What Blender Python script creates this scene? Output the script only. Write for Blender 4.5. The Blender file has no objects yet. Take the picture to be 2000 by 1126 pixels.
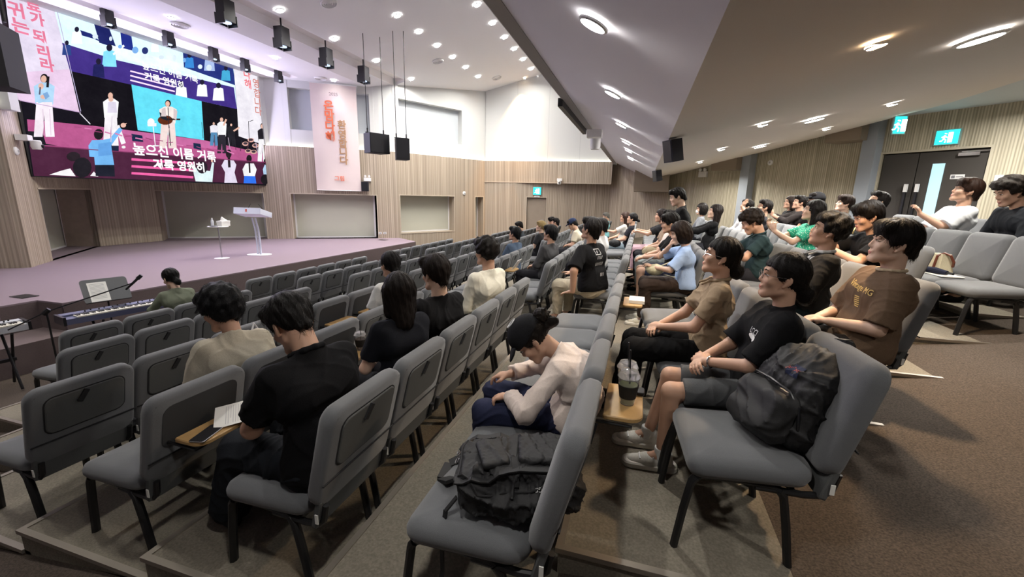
import bpy, bmesh, math, random
import numpy as np
from mathutils import Vector, Matrix
random.seed(7); np.random.seed(7)
PI = math.pi
SC = bpy.context.scene
COL = SC.collection
# ---------------------------------------------------------------- camera
EYE = 2.55                       # camera height above the floor in front of the stage
FPX, PITCH, YAW, ROLL = 825.0, math.radians(12.2), math.radians(16.5), math.radians(1.277)
_r = Vector((math.cos(YAW), math.sin(YAW), 0))
_u = Vector((-math.sin(YAW)*math.sin(PITCH), math.cos(YAW)*math.sin(PITCH), math.cos(PITCH)))
_f = Vector((-math.sin(YAW)*math.cos(PITCH), math.cos(YAW)*math.cos(PITCH), -math.sin(PITCH)))
_rc = _r*math.cos(ROLL) + _u*math.sin(ROLL)
_uc = _u*math.cos(ROLL) - _r*math.sin(ROLL)
cam_d = bpy.data.cameras.new('camera'); cam = bpy.data.objects.new('camera', cam_d); COL.objects.link(cam)
cam_d.sensor_width = 36; cam_d.lens = FPX/2000*36; cam_d.clip_start = .05
cam.matrix_world = Matrix(((_rc.x, _uc.x, -_f.x, 0), (_rc.y, _uc.y, -_f.y, 0), (_rc.z, _uc.z, -_f.z, EYE), (0, 0, 0, 1)))
SC.camera = cam
# ---------------------------------------------------------------- world, exposure
w = bpy.data.worlds.new('world'); SC.world = w; w.use_nodes = True
w.node_tree.nodes['Background'].inputs[0].default_value = (.9, .95, 1, 1)
w.node_tree.nodes['Background'].inputs[1].default_value = .0
SC.view_settings.view_transform = 'Standard'; SC.view_settings.look = 'None'
SC.view_settings.gamma = 1; SC.view_settings.use_curve_mapping = False
SC.view_settings.exposure = 1.72
SC.cycles.max_bounces = 8; SC.cycles.diffuse_bounces = 6; SC.cycles.sample_clamp_indirect = 3
SC.cycles.use_denoising = True
LAMP_W = 30.0
def lamp(x, y, z, w=LAMP_W, col=(1, .96, .9), size=.16, spread=150, d=(0, 0, -1)):
    L = bpy.data.lights.new('lamp', 'AREA'); L.shape = 'DISK'; L.size = size; L.energy = w; L.color = col
    L.spread = math.radians(spread)
    o = bpy.data.objects.new('lamp', L); COL.objects.link(o)
    o.location = (x, y, z); o.rotation_euler = Vector(d).to_track_quat('-Z', 'Y').to_euler()
    return o
def HZ(x):                       # main ceiling height: level over the stage, rising over the seats
    return EYE + (3.85 if x < -10 else 3.85 + .26*(x+10))
def PZ(x): return EYE + 1.61 - .494*(x+1.27)   # front slope under the balcony
def BZ(x): return EYE + .84 + .226*(x-.29)     # long slope under the balcony
MAIN_L = [(-2.03, [2.15, 2.6, 3.07, 3.59]), (-1.42, [1.95, 2.37, 2.62, 2.87, 3.12, 3.37, 3.64]), (-.925, [2.35, 2.6, 2.83, 3.05, 3.28, 3.52, 3.75])]
MAIN = []
for r, ys in MAIN_L:
    x = -1.25*r/(1+.26*r) if 0 else r*(3.85+2.6)/(1-.26*r)
    MAIN.append([(x, y*(HZ(x)-EYE)) for y in ys] + [(x, 1.35*(HZ(x)-EYE)), (x, .4*(HZ(x)-EYE))])
for row in MAIN:
    for x, y in row: lamp(x, y, HZ(x)-.03, 74)
STAGE_L = [(-10.6, 5.2), (-10.6, 8.0), (-10.6, 10.9), (-10.6, 13.4)]
for x, y in STAGE_L: lamp(x, y, HZ(x)-.03, 118, (.88, .86, 1))
PURPLE = [(-.41, y) for y in (3.2, 5.2, 7.3, 9.5, 11.1, 13.2)]
for x, y in PURPLE + [(-.41, .6)]: lamp(x, y, PZ(x)-.04, (5 if y < 1 else 13)+max(0, y-4)*2.2)
BROWN = [(2.46, 4.59), (2.57, 8.38), (2.7, 12.3)]
for x, y in BROWN: lamp(x, y, BZ(x)-.04, 27+max(0, y-5)*6.5)
lamp(1.46, 3.78, BZ(1.46)-.04, 26, (1, .72, .45))
lamp(2.4, .4, BZ(2.4)-.04, 9)
lamp(5.6, 9.6, EYE+2.0, 60)
lamp(6.6, 10.6, EYE+1.9, 30, spread=180)  # added lamp without a fixture, brightens the dark ceiling by the double door
for x, y in ((3.9, 6.1), (3.75, 8.75), (3.7, 11.2), (2.0, 15.5), (1.6, 7.3), (1.55, 10.4)): lamp(x, y, BZ(x)-.04, 26, (1, .95, .85))
# ---------------------------------------------------------------- materials
def MAT(name, col, rough=.7, spec=.3, metal=0, noise=None, bump=None, emit=None, sheen=0, alpha=None, coat=0):
    """noise=(scale, amount, detail) varies the colour, bump=(scale, strength)"""
    m = bpy.data.materials.new(name); m.use_nodes = True; nt = m.node_tree; b = nt.nodes['Principled BSDF']
    b.inputs['Base Color'].default_value = (*col, 1); b.inputs['Roughness'].default_value = rough
    b.inputs['Specular IOR Level'].default_value = spec; b.inputs['Metallic'].default_value = metal
    if sheen: b.inputs['Sheen Weight'].default_value = sheen
    if coat: b.inputs['Coat Weight'].default_value = coat
    tc = nt.nodes.new('ShaderNodeTexCoord')
    if noise:
        n = nt.nodes.new('ShaderNodeTexNoise'); n.inputs['Scale'].default_value = noise[0]; n.inputs['Detail'].default_value = noise[2] if len(noise) > 2 else 3
        r = nt.nodes.new('ShaderNodeMix'); r.data_type = 'RGBA'
        a = noise[1]
        r.inputs[6].default_value = (*[c*(1-a) for c in col], 1); r.inputs[7].default_value = (*[min(1, c*(1+a)) for c in col], 1)
        nt.links.new(tc.outputs['Object'], n.inputs['Vector']); nt.links.new(n.outputs['Fac'], r.inputs[0]); nt.links.new(r.outputs[2], b.inputs['Base Color'])
    if bump:
        n = nt.nodes.new('ShaderNodeTexNoise'); n.inputs['Scale'].default_value = bump[0]; n.inputs['Detail'].default_value = 2
        p = nt.nodes.new('ShaderNodeBump'); p.inputs['Strength'].default_value = bump[1]; p.inputs['Distance'].default_value = .004
        nt.links.new(tc.outputs['Object'], n.inputs['Vector']); nt.links.new(n.outputs['Fac'], p.inputs['Height']); nt.links.new(p.outputs[0], b.inputs['Normal'])
    if emit: b.inputs['Emission Color'].default_value = (*emit[0], 1); b.inputs['Emission Strength'].default_value = emit[1]
    if alpha is not None: b.inputs['Alpha'].default_value = alpha
    return m
def GLASS(name, col=(1, 1, 1), rough=.03, trans=.95):
    m = MAT(name, col, rough, .5); m.node_tree.nodes['Principled BSDF'].inputs['Transmission Weight'].default_value = trans
    m.node_tree.nodes['Principled BSDF'].inputs['IOR'].default_value = 1.3
    return m
def EMIT(name, col, s=1.0):
    m = bpy.data.materials.new(name); m.use_nodes = True; nt = m.node_tree; nt.nodes.clear()
    e = nt.nodes.new('ShaderNodeEmission'); e.inputs[0].default_value = (*col, 1); e.inputs[1].default_value = s
    o = nt.nodes.new('ShaderNodeOutputMaterial'); nt.links.new(e.outputs[0], o.inputs[0]); return m
def WOOD(name, c1, c2, sc=26, stripe=.35):
    """slatted wood veneer: narrow vertical ribs and broader boards, driven by the UV (metres along the wall)"""
    m = bpy.data.materials.new(name); m.use_nodes = True; nt = m.node_tree; b = nt.nodes['Principled BSDF']
    tc = nt.nodes.new('ShaderNodeTexCoord'); mp = nt.nodes.new('ShaderNodeMapping'); mp.inputs['Scale'].default_value = (5.5, .03, 1)
    n = nt.nodes.new('ShaderNodeTexNoise'); n.inputs['Scale'].default_value = 3.0; n.inputs['Detail'].default_value = 6; n.inputs['Roughness'].default_value = .65
    nt.links.new(tc.outputs['UV'], mp.inputs[0]); nt.links.new(mp.outputs[0], n.inputs[0])
    wv = nt.nodes.new('ShaderNodeTexWave'); wv.inputs['Scale'].default_value = sc/ (2*PI) * 1.0; wv.bands_direction = 'X'
    nt.links.new(tc.outputs['UV'], wv.inputs[0])
    cr = nt.nodes.new('ShaderNodeValToRGB'); cr.color_ramp.elements[0].position = .38; cr.color_ramp.elements[1].position = .62
    cr.color_ramp.elements[0].color = (*c1, 1); cr.color_ramp.elements[1].color = (*c2, 1)
    nt.links.new(n.outputs[0], cr.inputs[0])
    mx = nt.nodes.new('ShaderNodeMix'); mx.data_type = 'RGBA'; mx.blend_type = 'MULTIPLY'
    mr = nt.nodes.new('ShaderNodeMapRange'); mr.inputs[3].default_value = 1-stripe; mr.inputs[4].default_value = 1
    nt.links.new(wv.outputs['Fac'], mr.inputs[0]); mx.inputs[0].default_value = 1
    nt.links.new(cr.outputs[0], mx.inputs[6]); nt.links.new(mr.outputs[0], mx.inputs[7]); nt.links.new(mx.outputs[2], b.inputs['Base Color'])
    bp = nt.nodes.new('ShaderNodeBump'); bp.inputs['Strength'].default_value = .5; bp.inputs['Distance'].default_value = .006
    nt.links.new(wv.outputs['Fac'], bp.inputs['Height']); nt.links.new(bp.outputs[0], b.inputs['Normal'])
    b.inputs['Roughness'].default_value = .55; b.inputs['Specular IOR Level'].default_value = .25
    return m
M = dict(
    wood=WOOD('slatted_wood', (.36, .295, .23), (.54, .46, .365), 26, .25),
    woodr=WOOD('slatted_wood_back', (.42, .38, .28), (.62, .57, .44), 38, .36),
    jamb=MAT('wood_jamb', (.45, .37, .30), .6, noise=(9, .15)),
    white=MAT('white_paint', (.60, .61, .60), .8),
    ceil=MAT('ceiling_paint', (.78, .78, .80), .85),
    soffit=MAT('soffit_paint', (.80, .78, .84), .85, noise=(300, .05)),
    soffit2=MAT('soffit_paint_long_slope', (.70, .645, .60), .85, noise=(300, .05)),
    shade=MAT('pale_roller_shade', (.50, .50, .42), .8, noise=(1.2, .05)),
    stage=MAT('stage_carpet', (.26, .205, .235), .95, .1, noise=(180, .22), bump=(400, .4)),
    stagef=MAT('stage_front', (.13, .10, .10), .8, .2, noise=(60, .15)),
    tread=MAT('tread_carpet', (.215, .192, .152), .9, .15, noise=(90, .4, 1), bump=(500, .4)),
    ramp=MAT('aisle_carpet', (.088, .071, .058), .95, .1, noise=(105, .8, 2), bump=(350, .6)),
    nosing=MAT('metal_nosing', (.35, .31, .26), .35, .5, .6),
    fabric=MAT('grey_upholstery', (.118, .123, .130), .9, .2, noise=(420, .2), bump=(600, .35), sheen=.3),
    fabric2=MAT('grey_upholstery_back', (.098, .101, .101), .92, .15, noise=(420, .2), bump=(600, .35)),
    line=MAT('dark_seam', (.02, .02, .022), .9),
    frame=MAT('black_powder_coat', (.012, .012, .013), .4, .4),
    oak=MAT('oak_tray', (.46, .29, .12), .45, .4, noise=(14, .25, 6)),
    paper=MAT('white_paper', (.78, .78, .74), .8),
    ink=MAT('ink', (.18, .18, .2), .8),
    black=MAT('black_plastic', (.012, .012, .014), .35, .4),
    blackf=MAT('black_nylon', (.013, .013, .014), .6, .35, noise=(60, .3), bump=(500, .3)),
    navyspk=MAT('dark_speaker', (.02, .02, .03), .6),
    steel=MAT('brushed_steel', (.6, .6, .62), .25, .5, 1),
    col=MAT('grey_blue_column', (.30, .33, .37), .7),
    door=MAT('dark_grey_door', (.055, .05, .045), .6),
    wdoor=WOOD('wood_door', (.25, .20, .15), (.36, .30, .24), 20, .12),
    doorglass=MAT('corridor_glow_glass', (.35, .55, .62), .1, .5, emit=((.30, .50, .58), .35)),  # emission put into the pane stands in for corridor light behind it
    wplas=MAT('white_plastic', (.75, .75, .75), .4),
    acryl=GLASS('clear_acrylic', (.93, .96, 1), .05, .8),
    lampE=EMIT('lamp_glow', (1, .97, .92), 14),
    lampW=EMIT('warm_lamp_glow', (1, .7, .4), 10),
    cove=EMIT('cove_glow', (1, .97, .80), 1.5),
    teal=EMIT('exit_sign_teal', (.02, .62, .60), 1.0),
    tealw=EMIT('exit_sign_white', (.7, 1, .98), 1.6),
    banner=MAT('banner_cloth', (.70, .60, .58), .9, noise=(2, .03)),
    orange=MAT('banner_orange', (.72, .16, .07), .8),
    gold=MAT('banner_gold', (.42, .24, .12), .8),
    grey=MAT('banner_grey', (.25, .2, .2), .8),
    keyblue=MAT('slate_blue_keyboard', (.10, .11, .19), .4, .4),
    ivory=MAT('white_keys', (.72, .70, .62), .3),
    redm=MAT('red_tassel', (.5, .01, .02), .6),
    plasticclear=GLASS('clear_plastic_cup', (1, 1, 1), .05, .9),
    matcha=MAT('green_drink', (.22, .27, .10), .3), coffee=MAT('dark_coffee', (.03, .015, .01), .2),
    sleeve=MAT('cup_sleeve', (.02, .018, .016), .8),
)
# ---------------------------------------------------------------- mesh helpers
class MB:
    def __init__(s): s.v = []; s.f = []; s.uv = []; s.mi = []; s.m = 0
    def add(s, vs, fs, uvs=None):
        o = len(s.v); s.v += [tuple(v) for v in vs]
        for i, f in enumerate(fs):
            s.f.append([o+j for j in f]); s.uv.append(uvs[i] if uvs else None); s.mi.append(s.m)
    def quad(s, a, b, c, d, uv=None): s.add([a, b, c, d], [(0, 1, 2, 3)], [uv] if uv else None)
    def box(s, x0, x1, y0, y1, z0, z1, T=None):
        v = [(x, y, z) for x in (x0, x1) for y in (y0, y1) for z in (z0, z1)]
        if T: v = [T @ Vector(p) for p in v]
        s.add(v, [(0, 1, 3, 2), (4, 6, 7, 5), (0, 4, 5, 1), (2, 3, 7, 6), (0, 2, 6, 4), (1, 5, 7, 3)])
    def prism(s, poly, z0, z1, T=None):
        n = len(poly); v = [(x, y, z0) for x, y in poly] + [(x, y, z1) for x, y in poly]
        if T: v = [T @ Vector(p) for p in v]
        s.add(v, [tuple(range(n))[::-1], tuple(range(n, 2*n))] + [(i, (i+1) % n, n+(i+1) % n, n+i) for i in range(n)])
    def tube(s, path, r, n=8, cap=True, flat=1.0):
        P = [Vector(p) for p in path]; rs = r if isinstance(r, (list, tuple)) else [r]*len(P)
        t0 = (P[1]-P[0]).normalized(); a = Vector((1, 0, 0)) if abs(t0.x) < .9 else Vector((0, 1, 0))
        nrm = (a - t0*a.dot(t0)).normalized(); vs = []
        for i, p in enumerate(P):
            t = ((P[min(i+1, len(P)-1)]-p).normalized() + (p-P[max(i-1, 0)]).normalized())
            t = t.normalized() if t.length > 1e-6 else t0
            nrm = (nrm - t*nrm.dot(t)).normalized(); bn = t.cross(nrm)
            for k in range(n):
                an = 2*PI*k/n; vs.append(p + (nrm*math.cos(an)*flat + bn*math.sin(an))*rs[i])
        fs = [(i*n+k, i*n+(k+1) % n, (i+1)*n+(k+1) % n, (i+1)*n+k) for i in range(len(P)-1) for k in range(n)]
        if cap: fs += [tuple(range(n))[::-1], tuple(range((len(P)-1)*n, len(P)*n))]
        s.add(vs, fs)
    def lathe(s, prof, n=20, T=None, caps=True):
        vs = []
        for r, z in prof:
            for k in range(n): vs.append((r*math.cos(2*PI*k/n), r*math.sin(2*PI*k/n), z))
        if T: vs = [T @ Vector(p) for p in vs]
        m = len(prof); fs = [(i*n+k, i*n+(k+1) % n, (i+1)*n+(k+1) % n, (i+1)*n+k) for i in range(m-1) for k in range(n)]
        if caps: fs += [tuple(range(n))[::-1], tuple(range((m-1)*n, m*n))]
        s.add(vs, fs)
    def pad(s, w, h, rings, cr=.04, T=None, nc=5, crown=0, crs=None):
        """cushion: rounded rectangle w x h stacked along z through rings of (inset, z)"""
        rad = crs or (cr, cr, cr, cr); vs = []
        for ins, z in rings:
            ww, hh = w/2-ins, h/2-ins
            for q, (sx, sy) in enumerate(((1, 1), (-1, 1), (-1, -1), (1, -1))):
                c = max(rad[q]-ins, .004)
                for k in range(nc):
                    a = q*PI/2 + PI/2*k/(nc-1); vs.append((sx*(ww-c)+c*math.cos(a), sy*(hh-c)+c*math.sin(a), z))
        n = 4*nc; m = len(rings)
        fs = [(i*n+k, i*n+(k+1) % n, (i+1)*n+(k+1) % n, (i+1)*n+k) for i in range(m-1) for k in range(n)]
        b = len(vs); vs += [(0, 0, rings[0][1]), (0, 0, rings[-1][1]+crown)]
        fs += [((k+1) % n, k, b) for k in range(n)] + [((m-1)*n+k, (m-1)*n+(k+1) % n, b+1) for k in range(n)]
        if T: vs = [T @ Vector(p) for p in vs]
        s.add(vs, fs)
    def mesh(s, name, mats, smooth=False, ang=35):
        me = bpy.data.meshes.new(name); me.from_pydata(s.v, [], s.f)
        for m in (mats if isinstance(mats, (list, tuple)) else [mats]): me.materials.append(m)
        if any(s.mi): me.polygons.foreach_set('material_index', s.mi)
        if any(u for u in s.uv):
            l = me.uv_layers.new(name='UVMap')
            for p, u in zip(me.polygons, s.uv):
                if u:
                    for li, q in zip(p.loop_indices, u): l.data[li].uv = q
        if smooth:
            me.polygons.foreach_set('use_smooth', [True]*len(me.polygons)); me.set_sharp_from_angle(angle=math.radians(ang))
        me.update(); return me
    def build(s, name, mats, parent=None, smooth=False, ang=35, mat=None):
        o = bpy.data.objects.new(name, s.mesh(name, mats, smooth, ang)); COL.objects.link(o)
        if parent: o.parent = parent
        if mat is not None: o.matrix_local = mat
        return o
def tag(o, label=None, cat=None, group=None, kind=None):
    if label: o['label'] = label
    if cat: o['category'] = cat
    if group: o['group'] = group
    if kind: o['kind'] = kind
    return o
def empty(name, loc=(0, 0, 0), rz=0, label=None, cat=None, group=None, kind=None):
    o = bpy.data.objects.new(name, None); COL.objects.link(o); o.location = loc; o.rotation_euler = (0, 0, rz); o.empty_display_size = .1
    return tag(o, label, cat, group, kind)
def structure(o): o['kind'] = 'structure'; return o
def copy_tree(o, parent=None):
    c = o.copy(); COL.objects.link(c); c.parent = parent
    for ch in list(o.children): copy_tree(ch, c)
    return c
def TR(x=0, y=0, z=0, rx=0, ry=0, rz=0):
    return Matrix.Translation((x, y, z)) @ Matrix.Rotation(rz, 4, 'Z') @ Matrix.Rotation(ry, 4, 'Y') @ Matrix.Rotation(rx, 4, 'X')
def textmesh(body, size, mat, name, T, parent=None, extrude=.002, align='CENTER', bold=0):
    c = bpy.data.curves.new('t', 'FONT'); c.body = body; c.size = size; c.extrude = extrude; c.align_x = align; c.align_y = 'CENTER'; c.offset = bold
    c.resolution_u = 3
    o = bpy.data.objects.new('t', c); COL.objects.link(o)
    dg = bpy.context.evaluated_depsgraph_get(); me = bpy.data.meshes.new_from_object(o.evaluated_get(dg)); me.name = name
    bpy.data.objects.remove(o); me.materials.clear(); me.materials.append(mat)
    n = bpy.data.objects.new(name, me); COL.objects.link(n)
    if parent: n.parent = parent
    n.matrix_local = T; return n
NUM = ['first', 'second', 'third', 'fourth', 'fifth', 'sixth', 'seventh', 'eighth', 'ninth', 'tenth', 'eleventh', 'twelfth']
# ---------------------------------------------------------------- floors, tiers and aisle
HH = dict(V=.98, W=1.08, X=1.19, Y=1.295, Z=1.395, A=1.513, B=1.645, C=1.775, D=1.905, E=2.035, F=2.165, G=2.29, H=2.41)
ZT = {k: EYE-v for k, v in HH.items()}
XF = dict(V=4.3, W=3.4, X=2.53, Y=1.68, Z=.73, A=-.23, B=-1.21, C=-2.21, D=-3.225, E=-4.24, F=-5.25, G=-6.27, H=-7.3)
YE = dict(V=6.3, W=5.45, X=4.68, Y=3.88, Z=3.09, A=1.59, B=1.17, C=1.17, D=1.17, E=1.17, F=1.75, G=2.25, H=5.1)
ORD = 'HGFEDCBAZYXWV'
m = MB(); m.box(-20, 2.5, -6, 24, -.3, 0); structure(m.build('floor', M['ramp']))
m = MB(); zr = lambda x: EYE-(1.614-.139*x)
xs = (-6.734, 5.3, 9.5); zz = (0.0, zr(5.3), zr(5.3))
for i in range(2):
    a, b = xs[i], xs[i+1]
    m.add([(a, -6, zz[i]), (b, -6, zz[i+1]), (b, 23, zz[i+1]), (a, 23, zz[i]), (a, -6, zz[i]-.2), (b, -6, zz[i+1]-.2), (b, 23, zz[i+1]-.2), (a, 23, zz[i]-.2)],
          [(0, 1, 2, 3), (7, 6, 5, 4), (0, 4, 5, 1), (3, 2, 6, 7), (1, 5, 6, 2), (0, 3, 7, 4)])
structure(m.build('floor_sloping_aisle', M['ramp']))
YFAR = 18.2
for i, k in enumerate(ORD):
    x0 = XF[k]; x1 = XF[ORD[i+1]] if i+1 < len(ORD) else 5.3
    yf = YFAR if x1 < 0 else YFAR - 1.1*max(0, x1-.9)
    z = ZT[k]; y0 = YE[k]; xx = x1 + (.05 if k not in 'ZYXWV' else 0)
    m = MB(); m.box(x0, xx, y0, yf, z-.30, z)
    t = structure(m.build('floor_tier', M['tread']))
    m = MB(); m.box(x0-.012, x0+.022, y0-.012, yf, z-.018, z+.006); m.box(x0+.022, x1, y0-.012, y0+.02, z-.018, z+.006)
    m.build('nosing_strip', M['nosing'], t)
# stage
m = MB(); ZS = EYE-1.7
SP = [(-8.74, 3.5), (-8.74, 3.93), (-8.2, 3.95), (-7.98, 14.1), (-9.24, 15.04), (-17.5, 15.5), (-17.5, -2), (-8.74, -2)]
m.prism(SP, 0, ZS-.0)
st = structure(m.build('floor_stage', [M['stage']]))
m = MB()
for a, b in ((1, 2), (2, 3), (0, 1)):
    p, q = Vector(SP[a]), Vector(SP[b]); d = (q-p).normalized(); n = Vector((d.y, -d.x)); m.add([(*(p+n*.012), .0), (*(q+n*.012), 0), (*(q+n*.012), ZS-.02), (*(p+n*.012), ZS-.02)], [(0, 1, 2, 3)])
m.build('stage_fascia', M['stagef'], st)
m = MB(); m.box(-8.73, -8.0, 2.6, 4.05, 0, .42); structure(m.build('floor_stage_step', M['stagef']))
m = MB(); m.box(-.16, .16, -.1, .1, 0, .006)
fb = m.build('floor_outlet_cover', M['black']); fb.location = (-9.2, 4.0, ZS+.004); tag(fb, 'dark rectangular outlet cover set in the purple stage floor at left', 'outlet')
m = MB(); m.box(-.16, .16, -.1, .1, 0, .006)
fb = m.build('floor_outlet_cover', M['black']); fb.location = (-9.3, 14.0, ZS+.004); tag(fb, 'dark rectangular outlet cover near the right end of the stage floor', 'outlet')
# ---------------------------------------------------------------- walls
def wall(name, P, Q, z0, z1, mat, ops=(), th=.12, s0=0.0, parent=None, kind=True):
    """upright slab from P to Q (front face on the left hand side when walking P->Q is -n); ops = (sa, sb, za, zb)"""
    P = Vector(P); Q = Vector(Q); L = (Q-P).length; d = (Q-P)/L; n = Vector((-d.y, d.x))   # n points away from the room
    m = MB(); ss = sorted({0, L, *[o[0] for o in ops], *[o[1] for o in ops]}); zs = sorted({z0, z1, *[o[2] for o in ops], *[o[3] for o in ops]})
    for i in range(len(ss)-1):
        for j in range(len(zs)-1):
            a, b, c, e = ss[i], ss[i+1], zs[j], zs[j+1]; cs, cz = (a+b)/2, (c+e)/2
            if any(o[0] < cs < o[1] and o[2] < cz < o[3] for o in ops): continue
            p, q = P+d*a, P+d*b
            m.quad((*p, c), (*q, c), (*q, e), (*p, e), [(a+s0, c), (b+s0, c), (b+s0, e), (a+s0, e)])
            p2, q2 = p+n*th, q+n*th
            m.quad((*q2, c), (*p2, c), (*p2, e), (*q2, e), [(b, c), (a, c), (a, e), (b, e)])
    for o in list(ops) + [(0, L, z0, z1)]:
        for (a, b, c, e) in ((o[0], o[0], o[2], o[3]), (o[1], o[1], o[2], o[3])):
            p = P+d*a; p2 = p+n*th
            m.quad((*p, c), (*p2, c), (*p2, e), (*p, e), [(0, c), (th, c), (th, e), (0, e)])
        for z in (o[2], o[3]):
            p, q = P+d*o[0], P+d*o[1]; p2, q2 = p+n*th, q+n*th
            m.quad((*p, z), (*q, z), (*q2, z), (*p2, z), [(o[0], 0), (o[1], 0), (o[1], th), (o[0], th)])
    o = m.build(name, mat, parent)
    if kind and not parent: structure(o)
    return o
ZW = EYE+1.61; ZO = EYE-.06
P0, P1, P2 = (-12.80, 5.30), (-12.43, 5.61), (-13.10, 6.26)
W1, W2 = (-15.36, 8.52), (-15.38, 10.28)
Q1, Q2, Q3, Q4 = (-13.09, 12.38), (-12.34, 12.81), (-9.80, 14.52), (-9.24, 15.04)
R1, R2 = (-15.24, 7.30), (-16.06, 8.08); R3, R4 = (-16.05, 10.92), (-13.55, 12.80)
B5, B6 = (-7.05, 19.0), (-5.70, 19.15)
F1, F2 = (-5.7, 19.15), (-1.42, 20.35)
G1 = (1.0, 19.0)
def L2(a, b): return (Vector(b)-Vector(a)).length
# left pier with its own recess on the far left
PX = (-14.6, 3.75)
wall('wall_stage_pier', PX, P0, ZS, ZW, M['wood'], [(0.2, L2(PX, P0)-.75, ZS, ZO)], .5)
wall('wall_stage_pier_front', P0, P1, ZS, ZW, M['wood'])
wall('wall_stage_pier_side', P1, P2, ZS, ZW, M['wood'])
wall('wall_stage_left', P2, W1, ZS, ZW, M['wood'], [(.12, L2(P2, W1), ZS, ZO)], .12)
wall('wall_stage_center', W1, W2, ZS, ZW, M['wood'])
wall('wall_stage_center_left', R2, W1, ZS, ZO, M['jamb'])
wall('wall_stage_center_right', W2, R3, ZS, ZO, M['jamb'])
wall('wall_stage_right', W2, Q1, ZS, ZW, M['wood'], [(0, L2(W2, Q1)-.02, ZS, ZO)], .12)
wall('wall_stage_pier_right', Q1, Q2, ZS, ZW, M['wood'], [], .5)
wall('wall_stage_side', Q2, Q3, ZS, ZW, M['wood'], [(.02, L2(Q2, Q3)-.05, ZS, ZO)], .5)
LB = L2(Q3, B5)
Q34 = Vector(Q4)-Vector(Q3)
wall('wall_side_pier', Q3, Q4, ZS-.9, ZW, M['wood'])
LS = L2(Q4, B5)
ZR0, ZR1 = EYE-1.52, EYE-.03
wall('wall_side', Q4, B5, -.1, ZW, M['wood'], [(.10, 2.75, ZR0, ZR1), (3.95, 4.42, EYE-1.9, ZR1)], .45)
wall('wall_far_corner', B5, B6, -.1, ZW-.6, M['wood'])
wall('wall_far', F1, F2, -.1, ZW, M['wood'], [(.62, 1.52, .4, EYE+.0)], .2)
wall('wall_far_right', F2, G1, -.1, ZW, M['wood'])
D0 = Vector((5.79, 13.50)); D1 = Vector((7.07, 12.03)); ZD = EYE+1.27; ZDF = EYE-.88
dd = (D1-D0).normalized(); BW1 = D1 + dd*4.5
LG = L2(G1, D0)
wall('wall_back', G1, tuple(BW1), .2, EYE+2.16, M['woodr'], [(LG, LG+1.95, 0.9, ZD)], .15)
# recess glass / shades and sills
def shade(name, a, b, z0, z1, label):
    o = wall(name, a, b, z0, z1, M['shade'], th=.03); 
    m = MB(); d = (Vector(b)-Vector(a)).normalized(); n = Vector((d.y, -d.x))*.02; A = Vector(a)+n; Bv = Vector(b)+n
    for s, e in ((A, A+d*.07), (Bv-d*.07, Bv)):
        m.add([(*s, z0), (*e, z0), (*e, z1), (*s, z1)], [(0, 1, 2, 3)])
    m.add([(*A, z0), (*Bv, z0), (*Bv, z0+.05), (*A, z0+.05)], [(0, 1, 2, 3)])
    m.build('window_frame', M['wplas'], o); return o
shade('window_1', R1, R2, ZS, ZO, ''); shade('window_2', R3, R4, ZS, ZO, '')
def off(P, Q, s, k): P = Vector(P); Q = Vector(Q); d = (Q-P).normalized(); n = Vector((-d.y, d.x)); return tuple(P+d*s+n*k)
shade('window_3', off(Q2, Q3, .02, .42), off(Q2, Q3, L2(Q2, Q3)-.12, .42), ZS, ZO, '')
shade('window_4', off(Q4, B5, .1, .40), off(Q4, B5, 2.75, .40), ZR0, ZR1, '')
shade('window_5', off(Q4, B5, 3.95, .40), off(Q4, B5, 4.42, .40), EYE-1.9, ZR1, '')
wall('window_6', off(PX, P0, .2, .45), off(PX, P0, L2(PX, P0)-.75, .45), ZS, ZO, M['shade'])
# thin pale trims round the recesses
m = MB()
def trimbox(m, P, Q, s0, s1, z0, z1, w=.035, sides='lrtb'):
    P = Vector(P); Q = Vector(Q); d = (Q-P).normalized(); n = Vector((d.y, -d.x))
    def bar(a, b, c, e):
        T = Matrix(((d.x, -n.x, 0, P.x), (d.y, -n.y, 0, P.y), (0, 0, 1, 0), (0, 0, 0, 1))); m.box(a, b, -.012, .02, c, e, T)
    if 't' in sides: bar(s0-w, s1+w, z1, z1+w)
    if 'b' in sides: bar(s0-w, s1+w, z0-w, z0)
    if 'l' in sides: bar(s0-w, s0, z0, z1)
    if 'r' in sides: bar(s1, s1+w, z0, z1)
trimbox(m, P2, W1, .12, L2(P2, W1), ZS, ZO, sides='t'); trimbox(m, W2, Q1, 0, L2(W2, Q1)-.02, ZS, ZO, sides='tr')
trimbox(m, Q2, Q3, .02, L2(Q2, Q3)-.05, ZS, ZO, sides='ltr'); trimbox(m, Q4, B5, .1, 2.75, ZR0, ZR1); trimbox(m, Q4, B5, 3.95, 4.42, EYE-1.9, ZR1, sides='ltr')
trimbox(m, F1, F2, .62, 1.52, .4, EYE, sides='ltr')
structure(m.build('trim_1', MAT('pale_wood_trim', (.52, .45, .36), .6)))
m = MB(); trimbox(m, G1, BW1, LG, LG+1.95, .9, ZD, .05, 'ltr'); structure(m.build('trim_2', MAT('pale_wood_trim_back', (.50, .46, .36), .6)))
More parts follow.
